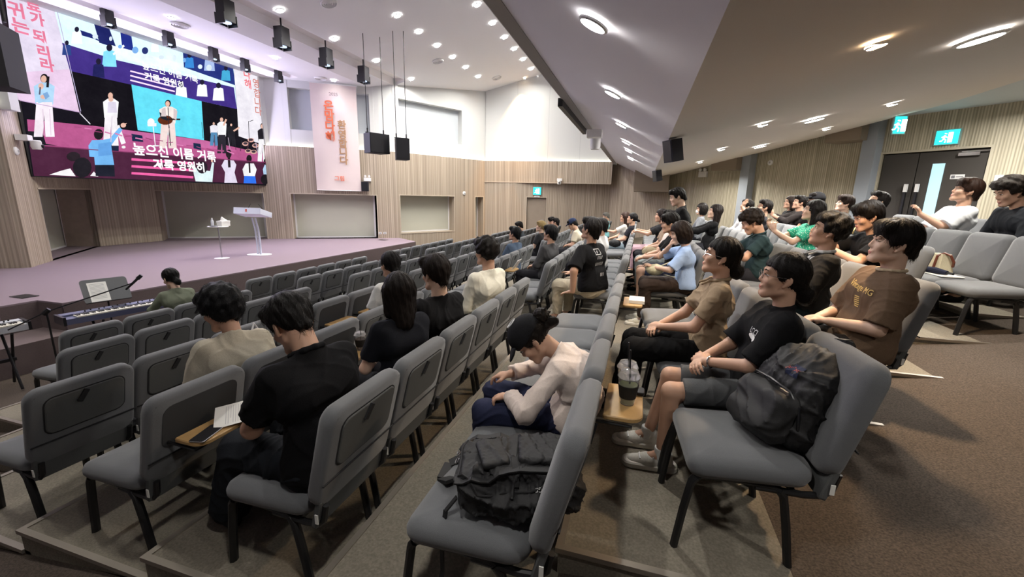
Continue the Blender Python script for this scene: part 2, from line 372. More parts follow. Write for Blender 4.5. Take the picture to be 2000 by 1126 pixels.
# projecting wood box (light cove) over the far door
m = MB(); a = Vector((-7.05, 18.98)); b = Vector((-1.40, 19.75)); d = (b-a).normalized(); n = Vector((-d.y, d.x)); L = (b-a).length
for (p, q, z0, z1, u0) in ((a, b, EYE+.68, ZW, 0), (b, b+n*.9, EYE+.68, ZW, 7)):
    m.quad((*p, z0), (*q, z0), (*q, z1), (*p, z1), [(u0, z0), (u0+(q-p).length, z0), (u0+(q-p).length, z1), (u0, z1)])
m.quad((*a, EYE+.68), (*b, EYE+.68), (*(b+n*.9), EYE+.68), (*(a+n*.9), EYE+.68), [(0, 0), (L, 0), (L, .9), (0, .9)])
m.quad((*a, ZW), (*b, ZW), (*(b+n*.9), ZW), (*(a+n*.9), ZW), [(0, 0), (L, 0), (L, .9), (0, .9)])
m.quad((*(a+n*.9), EYE+.68), (*(b+n*.9), EYE+.68), (*(b+n*.9), ZW), (*(a+n*.9), ZW), [(0, 0), (L, 0), (L, .9), (0, .9)])
structure(m.build('wall_far_upper_box', M['wood']))
m = MB(); T = Matrix(((d.x, n.x, 0, a.x), (d.y, n.y, 0, a.y), (0, 0, 1, 0), (0, 0, 0, 1)))
m.box(-.02, L+.02, -.02, .05, EYE+.65, EYE+.685, T); m.box(L-.01, L+.03, -.02, .5, EYE+.68, ZW, T); structure(m.build('trim_3', MAT('pale_wood_trim_box', (.50, .43, .35), .6)))
# white upper wall, set back behind the cove, in separate panels
CL = [(-14.9, 3.9), P0, P1, P2, (-13.5, 6.4), (-13.6, 12.45), Q1, Q2, Q3, Q4, B5, (-1.40, 19.75), (-1.1, 20.2)]
for i in range(len(CL)-1):
    P, Q = Vector(CL[i]), Vector(CL[i+1]); d = (Q-P).normalized(); n = Vector((-d.y, d.x)); L = (Q-P).length; o0 = .12
    k = max(1, round(L/1.3)); seg = L/k
    ops = []
    nm = 'wall_upper'
    if CL[i] == Q2: ops = [(.1, L-.15, EYE+2.2, EYE+3.6)]
    if CL[i] == Q4: ops = [(.1, 3.3, EYE+2.2, EYE+3.6)]
    o = wall(nm, tuple(P+n*o0-d*.02), tuple(Q+n*o0+d*.16), ZW-.1, EYE+6.4, M['white'], ops, .3)
    for (sa, sb, za, zb) in ops:
        wall('window_7' if CL[i] == Q2 else 'window_8', tuple(P+n*(o0+.27)+d*sa), tuple(P+n*(o0+.27)+d*sb), za, zb, MAT('grey_blind', (.50, .54, .57), .7), th=.02)
    mm = MB(); Tm = Matrix(((d.x, n.x, 0, P.x), (d.y, n.y, 0, P.y), (0, 0, 1, 0), (0, 0, 0, 1)))
    for j in range(1, k):
        if not any(sa-.05 < j*seg < sb+.05 for sa, sb, _, _ in ops): mm.box(j*seg-.006, j*seg+.006, o0-.004, o0+.01, ZW, EYE+6.4, Tm)
    if mm.v: mm.build('panel_joint', MAT('panel_joint_grey', (.42, .43, .44), .8), o)
    if i not in (0,):
        mm = MB(); mm.box(0, L, .02, .10, ZW+.0, ZW+.012, Tm); cs = structure(mm.build('trim_cove_light', M['cove']))
# ---------------------------------------------------------------- ceiling
GR = [(-9.35, -8.80, 3.5, 15.2), (-12.0, -11.62, 3.5, 12.9)]     # grooves (x0, x1, y0, y1)
xs = sorted({-18, -12.0, -11.62, -10, -9.35, -8.80, -1.4})
m = MB()
def slab(m, x0, x1, y0, y1, zf, th=.1):
    a, b = zf(x0), zf(x1)
    m.add([(x0, y0, a), (x1, y0, b), (x1, y1, b), (x0, y1, a), (x0, y0, a+th), (x1, y0, b+th), (x1, y1, b+th), (x0, y1, a+th)],
          [(0, 3, 2, 1), (4, 5, 6, 7), (0, 1, 5, 4), (3, 7, 6, 2), (1, 2, 6, 5), (0, 4, 7, 3)])
for i in range(len(xs)-1):
    g = [q for q in GR if abs(q[0]-xs[i]) < .01]
    if g:
        slab(m, xs[i], xs[i+1], -6, g[0][2], HZ); slab(m, xs[i], xs[i+1], g[0][3], 22, HZ)
    else: slab(m, xs[i], xs[i+1], -6, 22, HZ)
structure(m.build('ceiling', M['ceil']))
m = MB()
for x0, x1, y0, y1 in GR:
    z = HZ(x0)+.05; t = .03; h = .20
    za = HZ(x0)+.003; zb = HZ(x1)+.003; m.box(x0+.002, x0+t, y0+.002, y1-.002, za, z+h); m.box(x1-t, x1-.002, y0+.002, y1-.002, zb, z+h); m.box(x0+t, x1-t, y0+.002, y0+t, zb, z+h); m.box(x0+t, x1-t, y1-t, y1-.002, zb, z+h); m.box(x0-t, x1+t, y0-t, y1+t, z+h, z+h+t)
structure(m.build('ceiling_light_groove', MAT('groove_grey', (.85, .83, .83), .9)))
# balcony underside: fascia, lip, front slope and long slope
m = MB(); m.box(-1.42, -1.38, -6, 20.3, EYE+1.61, HZ(-1.4)+.3); structure(m.build('ceiling_balcony_fascia', M['ceil']))
m = MB(); m.box(-1.4, -1.26, -6, 20.3, EYE+1.595, EYE+1.62); structure(m.build('ceiling_balcony_lip', MAT('lip_grey', (.36, .34, .34), .9)))
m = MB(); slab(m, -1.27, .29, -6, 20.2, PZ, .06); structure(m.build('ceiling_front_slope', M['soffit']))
m = MB()
EDG = [(.29, -6), (8.8, -6), (8.8, 9.4), (7.3, 10.2), (5.83, 12.2), (3.3, 16.25), (1.0, 18.9), (.29, 19.4)]
n = len(EDG); m.add([(x, y, BZ(x)) for x, y in EDG] + [(x, y, BZ(x)+.08) for x, y in EDG], [tuple(range(n))[::-1], tuple(range(n, 2*n))] + [(i, (i+1) % n, n+(i+1) % n, n+i) for i in range(n)])
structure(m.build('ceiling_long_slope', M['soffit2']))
m = MB(); m.box(3, 12, 7, 17, EYE+2.14, EYE+2.2); structure(m.build('ceiling_back_corridor', MAT('corridor_ceiling', (.55, .60, .63), .8)))
m = MB(); m.box(-20, 12, -6.1, -6, -.3, 9); structure(m.build('wall_behind', M['white'])); m = MB(); m.box(9.4, 9.5, -6, 12, -.3, 5.2); structure(m.build('wall_right', M['woodr']))
m = MB(); m.box(-18.1, -18, -6, 22, -.3, 7); structure(m.build('wall_left', M['white']))
# wood wrapped beam stubs and columns by the back wall
def onback(s, k=0): p = Vector(G1) + (BW1-Vector(G1)).normalized()*s; d = (BW1-Vector(G1)).normalized(); nn = Vector((d.y, -d.x)); return p + nn*k
db = (BW1-Vector(G1)).normalized(); nb = Vector((db.y, -db.x))
def TB(s, k=0): p = onback(s, k); return Matrix(((db.x, nb.x, 0, p.x), (db.y, nb.y, 0, p.y), (0, 0, 1, 0), (0, 0, 0, 1)))
for s, z0 in ((3.65, EYE-.5), (LG-.2, EYE-.8)):
    m = MB(); m.box(-.16, .16, 0, .3, z0-1.2, EYE+2.3, TB(s)); structure(m.build('wall_column', M['col']))
for s, z0, z1, w_, k in ((3.0, EYE+1.05, EYE+1.6, 1.0, .55), (6.6, EYE+1.62, EYE+2.2, .85, .6)):
    m = MB(); m.box(-w_/2, w_/2, 0, k, z0, z1, TB(s)); structure(m.build('wall_beam_stub', M['wdoor']))
m = MB(); m.box(-.35, .95, 17.9, 19.3, EYE+.33, EYE+1.15); structure(m.build('wall_beam_stub', M['wdoor']))
m = MB(); m.box(-.95, .95, .62, .78, 0, .05, TB(LG-.9)); o = structure(m.build('trim_4', M['black'])); o.location.z = EYE+1.98
# doors
t = tag(empty('door_1'), kind='structure')
a = Vector(F1); d = (Vector(F2)-a).normalized(); n = Vector((-d.y, d.x)); T = Matrix(((d.x, n.x, 0, a.x), (d.y, n.y, 0, a.y), (0, 0, 1, 0), (0, 0, 0, 1)))
m = MB(); m.box(.63, 1.51, .09, .13, .35, EYE-.01, T)
for f, u in zip(range(len(m.f)), range(6)): pass
dl = m.build('door_leaf', MAT('wood_door_leaf', (.30, .25, .20), .6, noise=(3, .12)), t)
m = MB(); m.tube([T @ Vector((1.42, .09, EYE-1.02)), T @ Vector((1.42, .02, EYE-1.02)), T @ Vector((1.28, .02, EYE-1.02))], .014); m.build('door_handle', M['steel'], dl)
t = tag(empty('door_2'), kind='structure'); T = TB(LG)
for x0, x1, hx in ((.02, .72, .62), (.74, 1.93, .84)):
    m = MB(); m.box(x0, x1, -.10, -.05, ZDF-.1, ZD-.02, T); lf = m.build('door_leaf', M['door'], t)
    m = MB(); m.box(hx-.02, hx+.02, -.03, .04, EYE-.75, EYE+.33, T); m.build('door_handle', M['black'], lf)
    m = MB(); m.box(hx-.03, hx+.03, -.02, .05, EYE+.33, EYE+.52, T); m.build('handle_plate', M['wplas'], lf)
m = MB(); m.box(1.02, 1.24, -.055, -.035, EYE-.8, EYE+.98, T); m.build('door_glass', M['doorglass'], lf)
m = MB(); m.box(1.38, 1.62, -.048, -.036, EYE+.62, EYE+.72, T); pl = m.build('door_plate', M['wplas'], lf)
m = MB(); m.box(1.48, 1.60, -.040, -.030, EYE+.665, EYE+.68, T); m.box(1.40, 1.46, -.040, -.030, EYE+.64, EYE+.70, T); m.build('plate_lettering', M['ink'], pl)
m = MB(); m.box(1.45, 1.80, -.045, .02, EYE+1.12, EYE+1.19, T); m.box(1.5, 1.95, .0, .02, EYE+1.2, EYE+1.22, T); m.build('door_closer', M['steel'], lf)
for s, lab in ((2.12, 'left'), (2.34, 'right')):
    m = MB(); m.box(s, s+.13, .0, .03, EYE+.42, EYE+.68, T); sw = m.build('wall_switch', M['wplas']); tag(sw, f'white square wall control panel beside the grey double door, {lab} one of two', 'switch', 'wall controls by the double door')
# ---------------------------------------------------------------- lamps you can see
def disc(name, x, y, z, nrm, r, mat, label, group, parentless=True):
    q = Vector(nrm).to_track_quat('Z', 'Y').to_matrix().to_4x4(); T = Matrix.Translation((x, y, z)) @ q
    e = empty(name, (0, 0, 0), 0, label, 'light', group); e.matrix_world = T
    m = MB(); m.lathe([(r*1.02, 0), (r*1.22, .0), (r*1.22, .012), (r*1.02, .02)], 20, None, False); m.build('trim_ring', M['wplas'], e, True)
    m = MB(); m.lathe([(r*.2, .006), (r, .006), (r, .016), (r*.2, .018)], 20); m.build('lamp_lens', mat, e, True); return e
for ri, row in enumerate(MAIN):
    nm = ('row nearest the stage', 'middle row', 'row beside the balcony edge')[ri]
    for k, (x, y) in enumerate(sorted(row, key=lambda q: q[1])):
        sl = .26; disc('ceiling_light', x, y, HZ(x)-.022, (sl*1, 0, -1), .085, M['lampE'], f'round downlight in the high ceiling, {nm}, {NUM[k]} from the camera end', 'round downlights in the high ceiling')
for k, (x, y) in enumerate(STAGE_L): disc('ceiling_light', x, y, HZ(x)-.022, (0, 0, -1), .075, M['lampE'], f'downlight between the two ceiling grooves above the stage, {NUM[k]} from the left', 'downlights over the stage')
for k, (x, y) in enumerate(PURPLE): disc('ceiling_light', x, y, PZ(x)-.022, (-.494, 0, -1), .09, M['lampE'], f'downlight in the pale front slope under the balcony, {NUM[k]} from the camera', 'downlights in the balcony front slope')
for k, (x, y) in enumerate(BROWN): disc('ceiling_light', x, y, BZ(x)-.022, (.226, 0, -1), .13, M['lampE'], f'large downlight in the brown ceiling over the right seats, {NUM[k]} from the camera', 'large downlights over the right seats')
disc('ceiling_light', 1.46, 3.78, BZ(1.46)-.022, (.226, 0, -1), .055, M['lampW'], 'small warm orange downlight in the brown ceiling at upper right', None)
for k, (x, y) in enumerate([(3.9, 6.1), (1.6, 7.3), (3.75, 8.75), (1.55, 10.4), (3.7, 11.2), (1.5, 13.6)]):
    disc('ceiling_light', x, y, BZ(x)-.022, (.226, 0, -1), .06, M['lampE'], f'small bright spotlight in the brown ceiling, {NUM[k]} from the camera', 'small spotlights over the right seats')
disc('ceiling_light', 5.6, 8.9, EYE+2.0, (0, 0, -1), .10, M['lampE'], 'downlight near the right edge above the double door corner', None)
lw = disc('ceiling_light', -5.3, 19.1, HZ(-5.3)-.03, (0, 0, -1), .05, M['lampW'], 'small warm lamp at the top of the white far wall', None)
lamp(-5.4, 18.95, HZ(-5.3)-.12, 30, (1, .55, .2), .06, 60, (-.05, .12, -1))
# air diffusers
for k, (x, y, lab) in enumerate([(-7.6, 9.6, 'nearest the camera'), (-7.2, 14.6, 'farther one by the far wall'), (-10.9, 8.4, 'over the stage, left of centre'), (-10.9, 13.1, 'over the stage, beside the banner'), (-6.2, 18.0, 'farthest, above the white far wall'), (-6.0, 6.6, 'cut by the top of the picture')]):
    e = empty('air_diffuser', (x, y, HZ(x)-.005), 0, f'round ringed air diffuser in the high ceiling, {lab}', 'vent', 'round air diffusers'); 
    e.rotation_euler = (0, -math.atan(.26) if x > -10 else 0, 0)
    for r in (.2, .15, .10, .05):
        m = MB(); m.lathe([(r, 0), (r, -.02), (r-.022, -.035), (r-.03, 0)], 24, None, False); m.build('ring', M['wplas'], e, True)
# theatre spots in the grooves
def spot(x, y, z, s, label):
    e = empty('stage_spotlight', (x, y, z), 0, label, 'spotlight', 'black theatre spotlights in the ceiling grooves')
    m = MB(); m.box(-.13*s, .13*s, -.14*s, .14*s, -.05, .40*s); m.build('housing', M['black'], e)
    m = MB(); m.box(-.14*s, .14*s, -.17*s, -.15*s, -.12, .1); m.box(-.14*s, .14*s, .15*s, .17*s, -.12, .1); m.box(-.17*s, -.15*s, -.15*s, .15*s, -.1, .12); m.build('barn_door', M['black'], e)
    m = MB(); m.lathe([(.10*s, -.07), (.10*s, -.05)], 16); m.build('lens', MAT('spot_lens', (.4, .5, .7), .1, emit=((.6, .75, 1), .35)), e)
    m = MB(); m.tube([(0, 0, .38*s), (0, 0, .75)], .02); m.build('bracket', M['black'], e)
for k, y in enumerate((8.05, 9.6, 11.2, 12.95)): spot(-9.07, y, HZ(-9.07)-.42, .95, f'black theatre spotlight in the near ceiling groove, {NUM[k]} from the left')
for k, y in enumerate((7.45, 8.75, 9.95, 10.95, 12.2)): spot(-11.8, y, HZ(-11.8)-.20, .62, f'black theatre spotlight in the groove above the screen, {NUM[k]} from the left')
# ---------------------------------------------------------------- chairs
def make_chair(tray=False):
    r = empty('padded_chair')
    # seat: long axis across (x), front at -y
    m = MB(); T = TR(0, -.425, .372, math.radians(2.5))
    m.pad(.515, .49, [(.045, 0), (.012, .008), (0, .032), (0, .055), (.012, .078), (.05, .094), (.12, .10)], .06, T, 6, .006, (.09, .09, .06, .06)); m.build('seat', M['fabric'], r, True, 60)
    # back: leaning cushion; local z of pad -> forward
    lean = math.atan2(.128, .50); bx_ = TR(0, -.128, .436, -lean) @ Matrix.Rotation(math.radians(90), 4, 'X')   # pad x->x, pad y->up, pad z-> -y (front)
    T = bx_ @ TR(0, .25, 0)
    m = MB(); m.pad(.525, .50, [(.022, -.006), (.004, .004), (0, .018), (.002, .05), (.02, .072), (.06, .084)], .075, T, 6, .004)
    b = m.build('backrest', M['fabric'], r, True, 60)
    m = MB(); m.tube([T @ Vector(p) for p in [(sx*(.2625-.02-.05+.05*math.cos(a)), sy*(.25-.02-.05+.05*math.sin(a)), .0) for sx, sy, a in [(1, 1, 0), (1, 1, .8), (1, 1, 1.57), (-1, 1, 1.57), (-1, 1, .8), (-1, 1, 0), (-1, -1, 0), (1, -1, 0), (1, 1, 0)]]], .0045, 5); m.build('piping', M['fabric2'], b)
    if not tray:
        m = MB(); m.pad(.40, .25, [(.0, -.0065), (0, -.0085), (.004, -.009)], .05, T @ TR(0, .07, 0), 5); m.build('panel_seam', M['line'], b)
        m = MB(); m.pad(.388, .238, [(.0, -.007), (.001, -.0115), (.006, -.014)], .045, T @ TR(0, .07, 0), 5); m.build('tray_cover', M['fabric2'], b)
        m = MB(); m.box(-.014, .014, -.04, .035, -.024, -.013, T @ TR(.02, .15, 0, rz=.5)); m.build('pull_tab', M['line'], b)
    else:
        m = MB(); m.pad(.40, .25, [(.0, -.0065), (0, -.0085), (.004, -.009)], .05, T @ TR(0, .07, 0), 5); m.build('tray_recess', MAT('recess_grey', (.035, .036, .038), .9), b)
        TT = TR(0, .085, .675)
        m = MB(); m.pad(.36, .175, [(.004, 0), (0, .004), (0, .018), (.004, .022)], .05, TT, 6, crs=(.06, .06, .012, .012)); m.build('tray', M['oak'], r, True, 40)
        m = MB(); m.tube([(-.17, -.07, .66), (-.17, .13, .655), (.17, .13, .655), (.17, -.07, .66)], .008); m.build('tray_arm', M['frame'], r)
    m = MB(); m.box(-.262, .262, -.006, .0, -.0135, -.008, T @ TR(0, -.095, 0)); m.build('back_seam', M['line'], b)
    m = MB(); m.pad(.50, .15, [(.006, -.004), (0, 0), (0, .02), (.006, .026)], .012, bx_ @ TR(0, -.02, 0), 3); m.build('lower_back_flap', M['fabric2'], r)
    m = MB(); m.box(-.0, .004, -.008, .008, -.022, .022, TR(.252, -.135, .405)); m.build('care_tag', M['paper'], r)
    for s in (-1, 1):
        x = .222*s
        m = MB(); m.tube([(x, -.69, 0), (x, -.668, .20), (x, -.648, .335), (x, -.632, .358)], .0175, 8, True, 1.25); m.build('leg', M['frame'], r, True)
        m = MB(); m.tube([(x, -.31, .352), (x, -.288, .325), (x, -.262, .20), (x, -.228, 0)], .0175, 8, True, 1.25); m.build('leg', M['frame'], r, True)
        m = MB(); m.tube([(x, -.64, .350), (x, -.61, .368), (x, -.45, .370), (x, -.33, .362), (x, -.30, .345)], .0145, 8); m.tube([(x, -.40, .352), (x, -.22, .345), (x, -.155, .352), (x, -.122, .385), (x, -.108, .46)], .0145, 8)
        m.build('side_rail', M['frame'], r, True)
    m = MB(); m.box(-.22, .22, -.60, -.58, .352, .37); m.box(-.22, .22, -.27, -.25, .345, .363); m.build('cross_bar', M['frame'], r)
    return r
CH0 = make_chair(); CH1 = make_chair(True); used = [False, False]
ROWNO = {k: i for i, k in enumerate(ORD)}
XB = dict(A=.885, B=-.09, C=-1.09, D=-2.13, E=-3.15, F=-4.2, G=-5.2, H=-6.3, Z=1.70, Y=2.62, X=3.62, W=4.45)
BLK = ['nearest', 'second', 'third', 'farthest']
SEAT = {}
def place(row, x, y, t, blk, k, tray=False):
    src = (CH0, CH1)[tray]
    o = src if not used[tray] else copy_tree(src); used[tray] = True
    o.location = (x, y, ZT[row]); o.rotation_euler = (0, 0, -(PI/2+math.radians(t)))
    o['category'] = 'chair'; o['group'] = 'grey padded chairs in rows'
    rn = NUM[ROWNO[row]]
    o['label'] = f'grey {"chair with open oak tray" if tray else "padded chair"}, {rn} row from the stage, {NUM[k]} seat of {BLK[blk]} block'
    if (row, blk, k) == ('A', 0, 0): o['label'] = 'grey padded chair holding the plain daypack, at the right end beside the aisle'
    if (row, blk, k) == ('B', 0, 0): o['label'] = 'grey padded chair holding the black backpack with silver rings'
    if (row, blk, k) == ('C', 0, 0): o['label'] = 'grey padded chair under the man in the black polo shirt'
    return o
TRAYS = {('D', 0, 0), ('D', 0, 1), ('D', 0, 2), ('B', 0, 1), ('B', 0, 5), ('E', 0, 4), ('D', 1, 2), ('E', 0, 5)}
def block(row, blk, x, y0, n, w, t=0):
    for k in range(n):
        s = w*(k+.5); a = math.radians(t)
        place(row, x + s*math.sin(a), y0 + s*math.cos(a), t, blk, k, (row, blk, k) in TRAYS)
block('A', 0, .953, 1.78, 5, .53, -4.6)
for r, y0, n in (('B', 1.17, 6), ('C', 1.25, 6), ('D', 1.25, 6), ('E', 1.27, 6), ('F', 1.93, 5), ('G', 2.45, 4)):
    block(r, 0, XB[r]+(.03 if r in 'EF' else 0), y0, n, .532, {'E': 1.5, 'D': .6}.get(r, 0))
block('A', 1, .80, 5.25, 6, .565); block('B', 1, -.09, 5.35, 6, .565)
for r in 'CDEFGH': block(r, 1, XB[r], 5.45, 6, .565)
for r, x in (('A', .80), ('B', -.09)): block(r, 2, x, 9.7, 7, .57)
for r in 'CDEFGH': block(r, 2, XB[r], 9.8, 7, .58)
for r in 'BCDEFG': block(r, 3, XB[r], 14.9, 5, .58)
block('Z', 0, 1.84, 3.2, 5, .54, -4); block('Z', 1, 1.62, 6.6, 5, .56); block('Z', 2, 1.62, 10.2, 5, .57)
block('Y', 0, 2.66, 4.85, 4, .54, -3); block('Y', 1, 2.55, 7.6, 9, .56)
block('X', 0, 3.65, 4.9, 5, .54, -4); block('X', 1, 3.5, 8.2, 7, .56)
block('W', 0, 4.52, 5.95, 6, .545, -3)
# ---------------------------------------------------------------- implicit surfaces
class Field:
    """smooth union of capsules and ellipsoids, meshed by surface nets"""
    def __init__(s, vox, disp=None): s.p = []; s.vox = vox; s.disp = disp; s.cut = []
    def cap(s, a, b, r1, r2=None, k=.02, clip=None, flat=None):
        s.p.append(('c', np.array(a, float), np.array(b, float), r1, r1 if r2 is None else r2, k, clip, flat)); return s
    def ell(s, c, r, R=None, k=.02, clip=None): s.p.append(('e', np.array(c, float), np.array(r, float), R, None, k, clip, None)); return s
    def box(s, c, h, rad, R=None, k=.02, clip=None): s.p.append(('b', np.array(c, float), np.array(h, float), R, rad, k, clip, None)); return s
    def bounds(s, p):
        if p[0] == 'b':
            r = np.linalg.norm(p[2]) if p[3] is not None else p[2]; return p[1]-r, p[1]+r
        if p[0] == 'c':
            r = max(p[3], p[4]); return np.minimum(p[1], p[2])-r, np.maximum(p[1], p[2])+r
        r = p[2].max() if p[3] is not None else p[2]; return p[1]-r, p[1]+r
    def mesh(s, name, mat, carve=None):
        B = [s.bounds(p) for p in s.p]; mg = .05
        lo = np.min([b[0] for b in B], 0)-mg; hi = np.max([b[1] for b in B], 0)+mg; v = s.vox
        n = np.ceil((hi-lo)/v).astype(int)+1
        G = np.full(n, .1, np.float32)
        ax = [lo[i]+v*np.arange(n[i]) for i in range(3)]
        for p, (bl, bh) in zip(s.p, B):
            k = p[5]; m_ = k+2.5*v + (.012 if s.disp else 0)
            i0 = np.maximum(((bl-m_-lo)/v).astype(int), 0); i1 = np.minimum(((bh+m_-lo)/v).astype(int)+2, n)
            X, Y, Z = np.meshgrid(*[ax[i][i0[i]:i1[i]].astype(np.float32) for i in range(3)], indexing='ij')
            if p[0] == 'c':
                a, b = p[1], p[2]; d = b-a; L = max(float(d@d), 1e-9)
                t = np.clip(((X-a[0])*d[0]+(Y-a[1])*d[1]+(Z-a[2])*d[2])/L, 0, 1)
                qx, qy, qz = X-(a[0]+t*d[0]), Y-(a[1]+t*d[1]), Z-(a[2]+t*d[2])
                if p[7] is not None: # flatten along a direction
                    f, am = p[7]; f = np.array(f)/np.linalg.norm(f); h = qx*f[0]+qy*f[1]+qz*f[2]; e = h*(am-1)
                    qx, qy, qz = qx+e*f[0], qy+e*f[1], qz+e*f[2]
                D = np.sqrt(qx*qx+qy*qy+qz*qz)-(p[3]+t*(p[4]-p[3]))
            elif p[0] == 'b':
                q = np.stack([X-p[1][0], Y-p[1][1], Z-p[1][2]], -1)
                if p[3] is not None: q = q @ np.array(p[3], np.float32)
                e_ = np.abs(q)-(p[2]-p[4]).astype(np.float32); D = np.sqrt((np.maximum(e_, 0)**2).sum(-1))+np.minimum(e_.max(-1), 0)-p[4]
            else:
                q = np.stack([X-p[1][0], Y-p[1][1], Z-p[1][2]], -1)
                if p[3] is not None: q = q @ np.array(p[3], np.float32)
                r = p[2].astype(np.float32); k0 = np.sqrt(((q/r)**2).sum(-1)); k1 = np.sqrt(((q/(r*r))**2).sum(-1)); D = k0*(k0-1)/np.maximum(k1, 1e-6)
            if p[6]:
                for pt, nn in p[6]: D = np.maximum(D, (X-pt[0])*nn[0]+(Y-pt[1])*nn[1]+(Z-pt[2])*nn[2])
            g = G[i0[0]:i1[0], i0[1]:i1[1], i0[2]:i1[2]]
            h = np.maximum(k-np.abs(g-D), 0)/max(k, 1e-6); g[...] = np.minimum(g, D)-h*h*k*.25
        if s.disp or carve:
            X, Y, Z = np.meshgrid(*[a.astype(np.float32) for a in ax], indexing='ij')
            if s.disp: G = G + s.disp(X, Y, Z)
            if carve: G = carve(G, X, Y, Z)
        G[0] = G[-1] = .1; G[:, 0] = G[:, -1] = .1; G[:, :, 0] = G[:, :, -1] = .1
        S = G < 0
        cs = [S[i:n[0]-1+i, j:n[1]-1+j, k:n[2]-1+k] for i in (0, 1) for j in (0, 1) for k in (0, 1)]
        al = np.logical_and.reduce(cs); an = np.logical_or.reduce(cs); act = an & ~al
        I = np.argwhere(act)
        idx = np.full(act.shape, -1, np.int32); idx[tuple(I.T)] = np.arange(len(I))
        c8 = np.stack([G[I[:, 0]+i, I[:, 1]+j, I[:, 2]+k] for i in (0, 1) for j in (0, 1) for k in (0, 1)], 1)
        co = np.array([(i, j, k) for i in (0, 1) for j in (0, 1) for k in (0, 1)], float)
        acc = np.zeros((len(I), 3)); cnt = np.zeros(len(I))
        for a in range(8):
            for b in range(a+1, 8):
                if np.abs(co[a]-co[b]).sum() == 1:
                    va, vb = c8[:, a], c8[:, b]; mk = (va < 0) != (vb < 0)
                    t = np.where(mk, va/np.where(mk, va-vb, 1), 0)[:, None]
                    acc += np.where(mk[:, None], co[a]+t*(co[b]-co[a]), 0); cnt += mk
        V = (I + acc/np.maximum(cnt, 1)[:, None])*v + lo
        F = []
        for axi in range(3):
            sl = [slice(1, n[i]-1) for i in range(3)]; sl[axi] = slice(0, n[axi]-1)
            s2 = list(sl); s2[axi] = slice(1, n[axi])
            A = S[tuple(sl)]; Bq = S[tuple(s2)]; ch = np.argwhere(A != Bq)
            if not len(ch): continue
            fl = A[tuple(ch.T)]
            off = np.array([1, 1, 1]); off[axi] = 0; ch = ch + off
            u, w_ = [(1, 2), (2, 0), (0, 1)][axi]
            def cell(du, dw):
                c = ch.copy(); c[:, u] -= du; c[:, w_] -= dw; return idx[tuple(c.T)]
            q = np.stack([cell(1, 1), cell(0, 1), cell(0, 0), cell(1, 0)], 1)
            q = np.where(fl[:, None], q, q[:, ::-1]); F.append(q)
        F = np.concatenate(F); F = F[(F >= 0).all(1)]
        me = bpy.data.meshes.new(name); me.vertices.add(len(V)); me.vertices.foreach_set('co', V.astype(np.float32).ravel())
        me.loops.add(len(F)*4); me.loops.foreach_set('vertex_index', F.astype(np.int32).ravel())
        me.polygons.add(len(F)); me.polygons.foreach_set('loop_start', np.arange(len(F), dtype=np.int32)*4); me.polygons.foreach_set('loop_total', np.full(len(F), 4, np.int32))
        me.update(calc_edges=True); me.polygons.foreach_set('use_smooth', [True]*len(F)); me.materials.append(mat); me.validate(); return me
    def build(s, name, mat, parent, carve=None):
        o = bpy.data.objects.new(name, s.mesh(name, mat, carve)); COL.objects.link(o); o.parent = parent; return o
def folds(amp, sc, seed=0, vert=1.0):
    rs = np.random.RandomState(seed); W = [(rs.normal(size=3)*sc*np.array([1, 1, vert])*(1+.5*j), rs.uniform(0, 6.28)) for j in range(4)]
    def f(X, Y, Z):
        d = 0
        wx = .05*np.sin(X*11+Z*15+seed)+.04*np.sin(Y*14+Z*9+1); wz = .05*np.sin(X*9-Y*13+seed)
        for j, (a, ph) in enumerate(W): d = d + (1-np.abs(np.sin((X+wx)*a[0]+(Y-wx)*a[1]+(Z+wz)*a[2]+ph)))**3/(1+.4*j)
        return -amp*(d-.42)
    return f
# ---------------------------------------------------------------- people
SKINS = {}
def fabric_mat(col, kind='plain', seed=0):
    key = (col, kind)
    if key in SKINS: return SKINS[key]
    m = MAT('cloth_'+kind, col, .85, .15, noise=(90 if kind != 'denim' else 260, .12 if kind in ('plain', 'crinkle') else .3), bump=(300, .35), sheen=0)
    if kind in ('dots', 'plaid'):
        nt = m.node_tree; b = nt.nodes['Principled BSDF']; tc = nt.nodes.new('ShaderNodeTexCoord')
        vo = nt.nodes.new('ShaderNodeTexVoronoi'); vo.inputs['Scale'].default_value = 55
        cr = nt.nodes.new('ShaderNodeValToRGB'); cr.color_ramp.interpolation = 'CONSTANT'
        cr.color_ramp.elements[0].color = (.6, .75, .65, 1) if kind == 'dots' else (.35, .37, .4, 1); cr.color_ramp.elements[1].color = (*col, 1); cr.color_ramp.elements[1].position = .28
        nt.links.new(tc.outputs['Object'], vo.inputs['Vector']); nt.links.new(vo.outputs['Distance'], cr.inputs[0]); nt.links.new(cr.outputs[0], b.inputs['Base Color'])
    SKINS[key] = m; return m
SK = [MAT('skin_warm', (.52, .31, .215), .5, .4, noise=(25, .08)), MAT('skin_light', (.60, .40, .30), .5, .4, noise=(25, .07)), MAT('skin_tan', (.42, .24, .155), .5, .4, noise=(25, .08))]
for s_ in SK:
    s_.node_tree.nodes['Principled BSDF'].inputs['Subsurface Weight'].default_value = .08; s_.node_tree.nodes['Principled BSDF'].inputs['Subsurface Radius'].default_value = (.01, .004, .002)
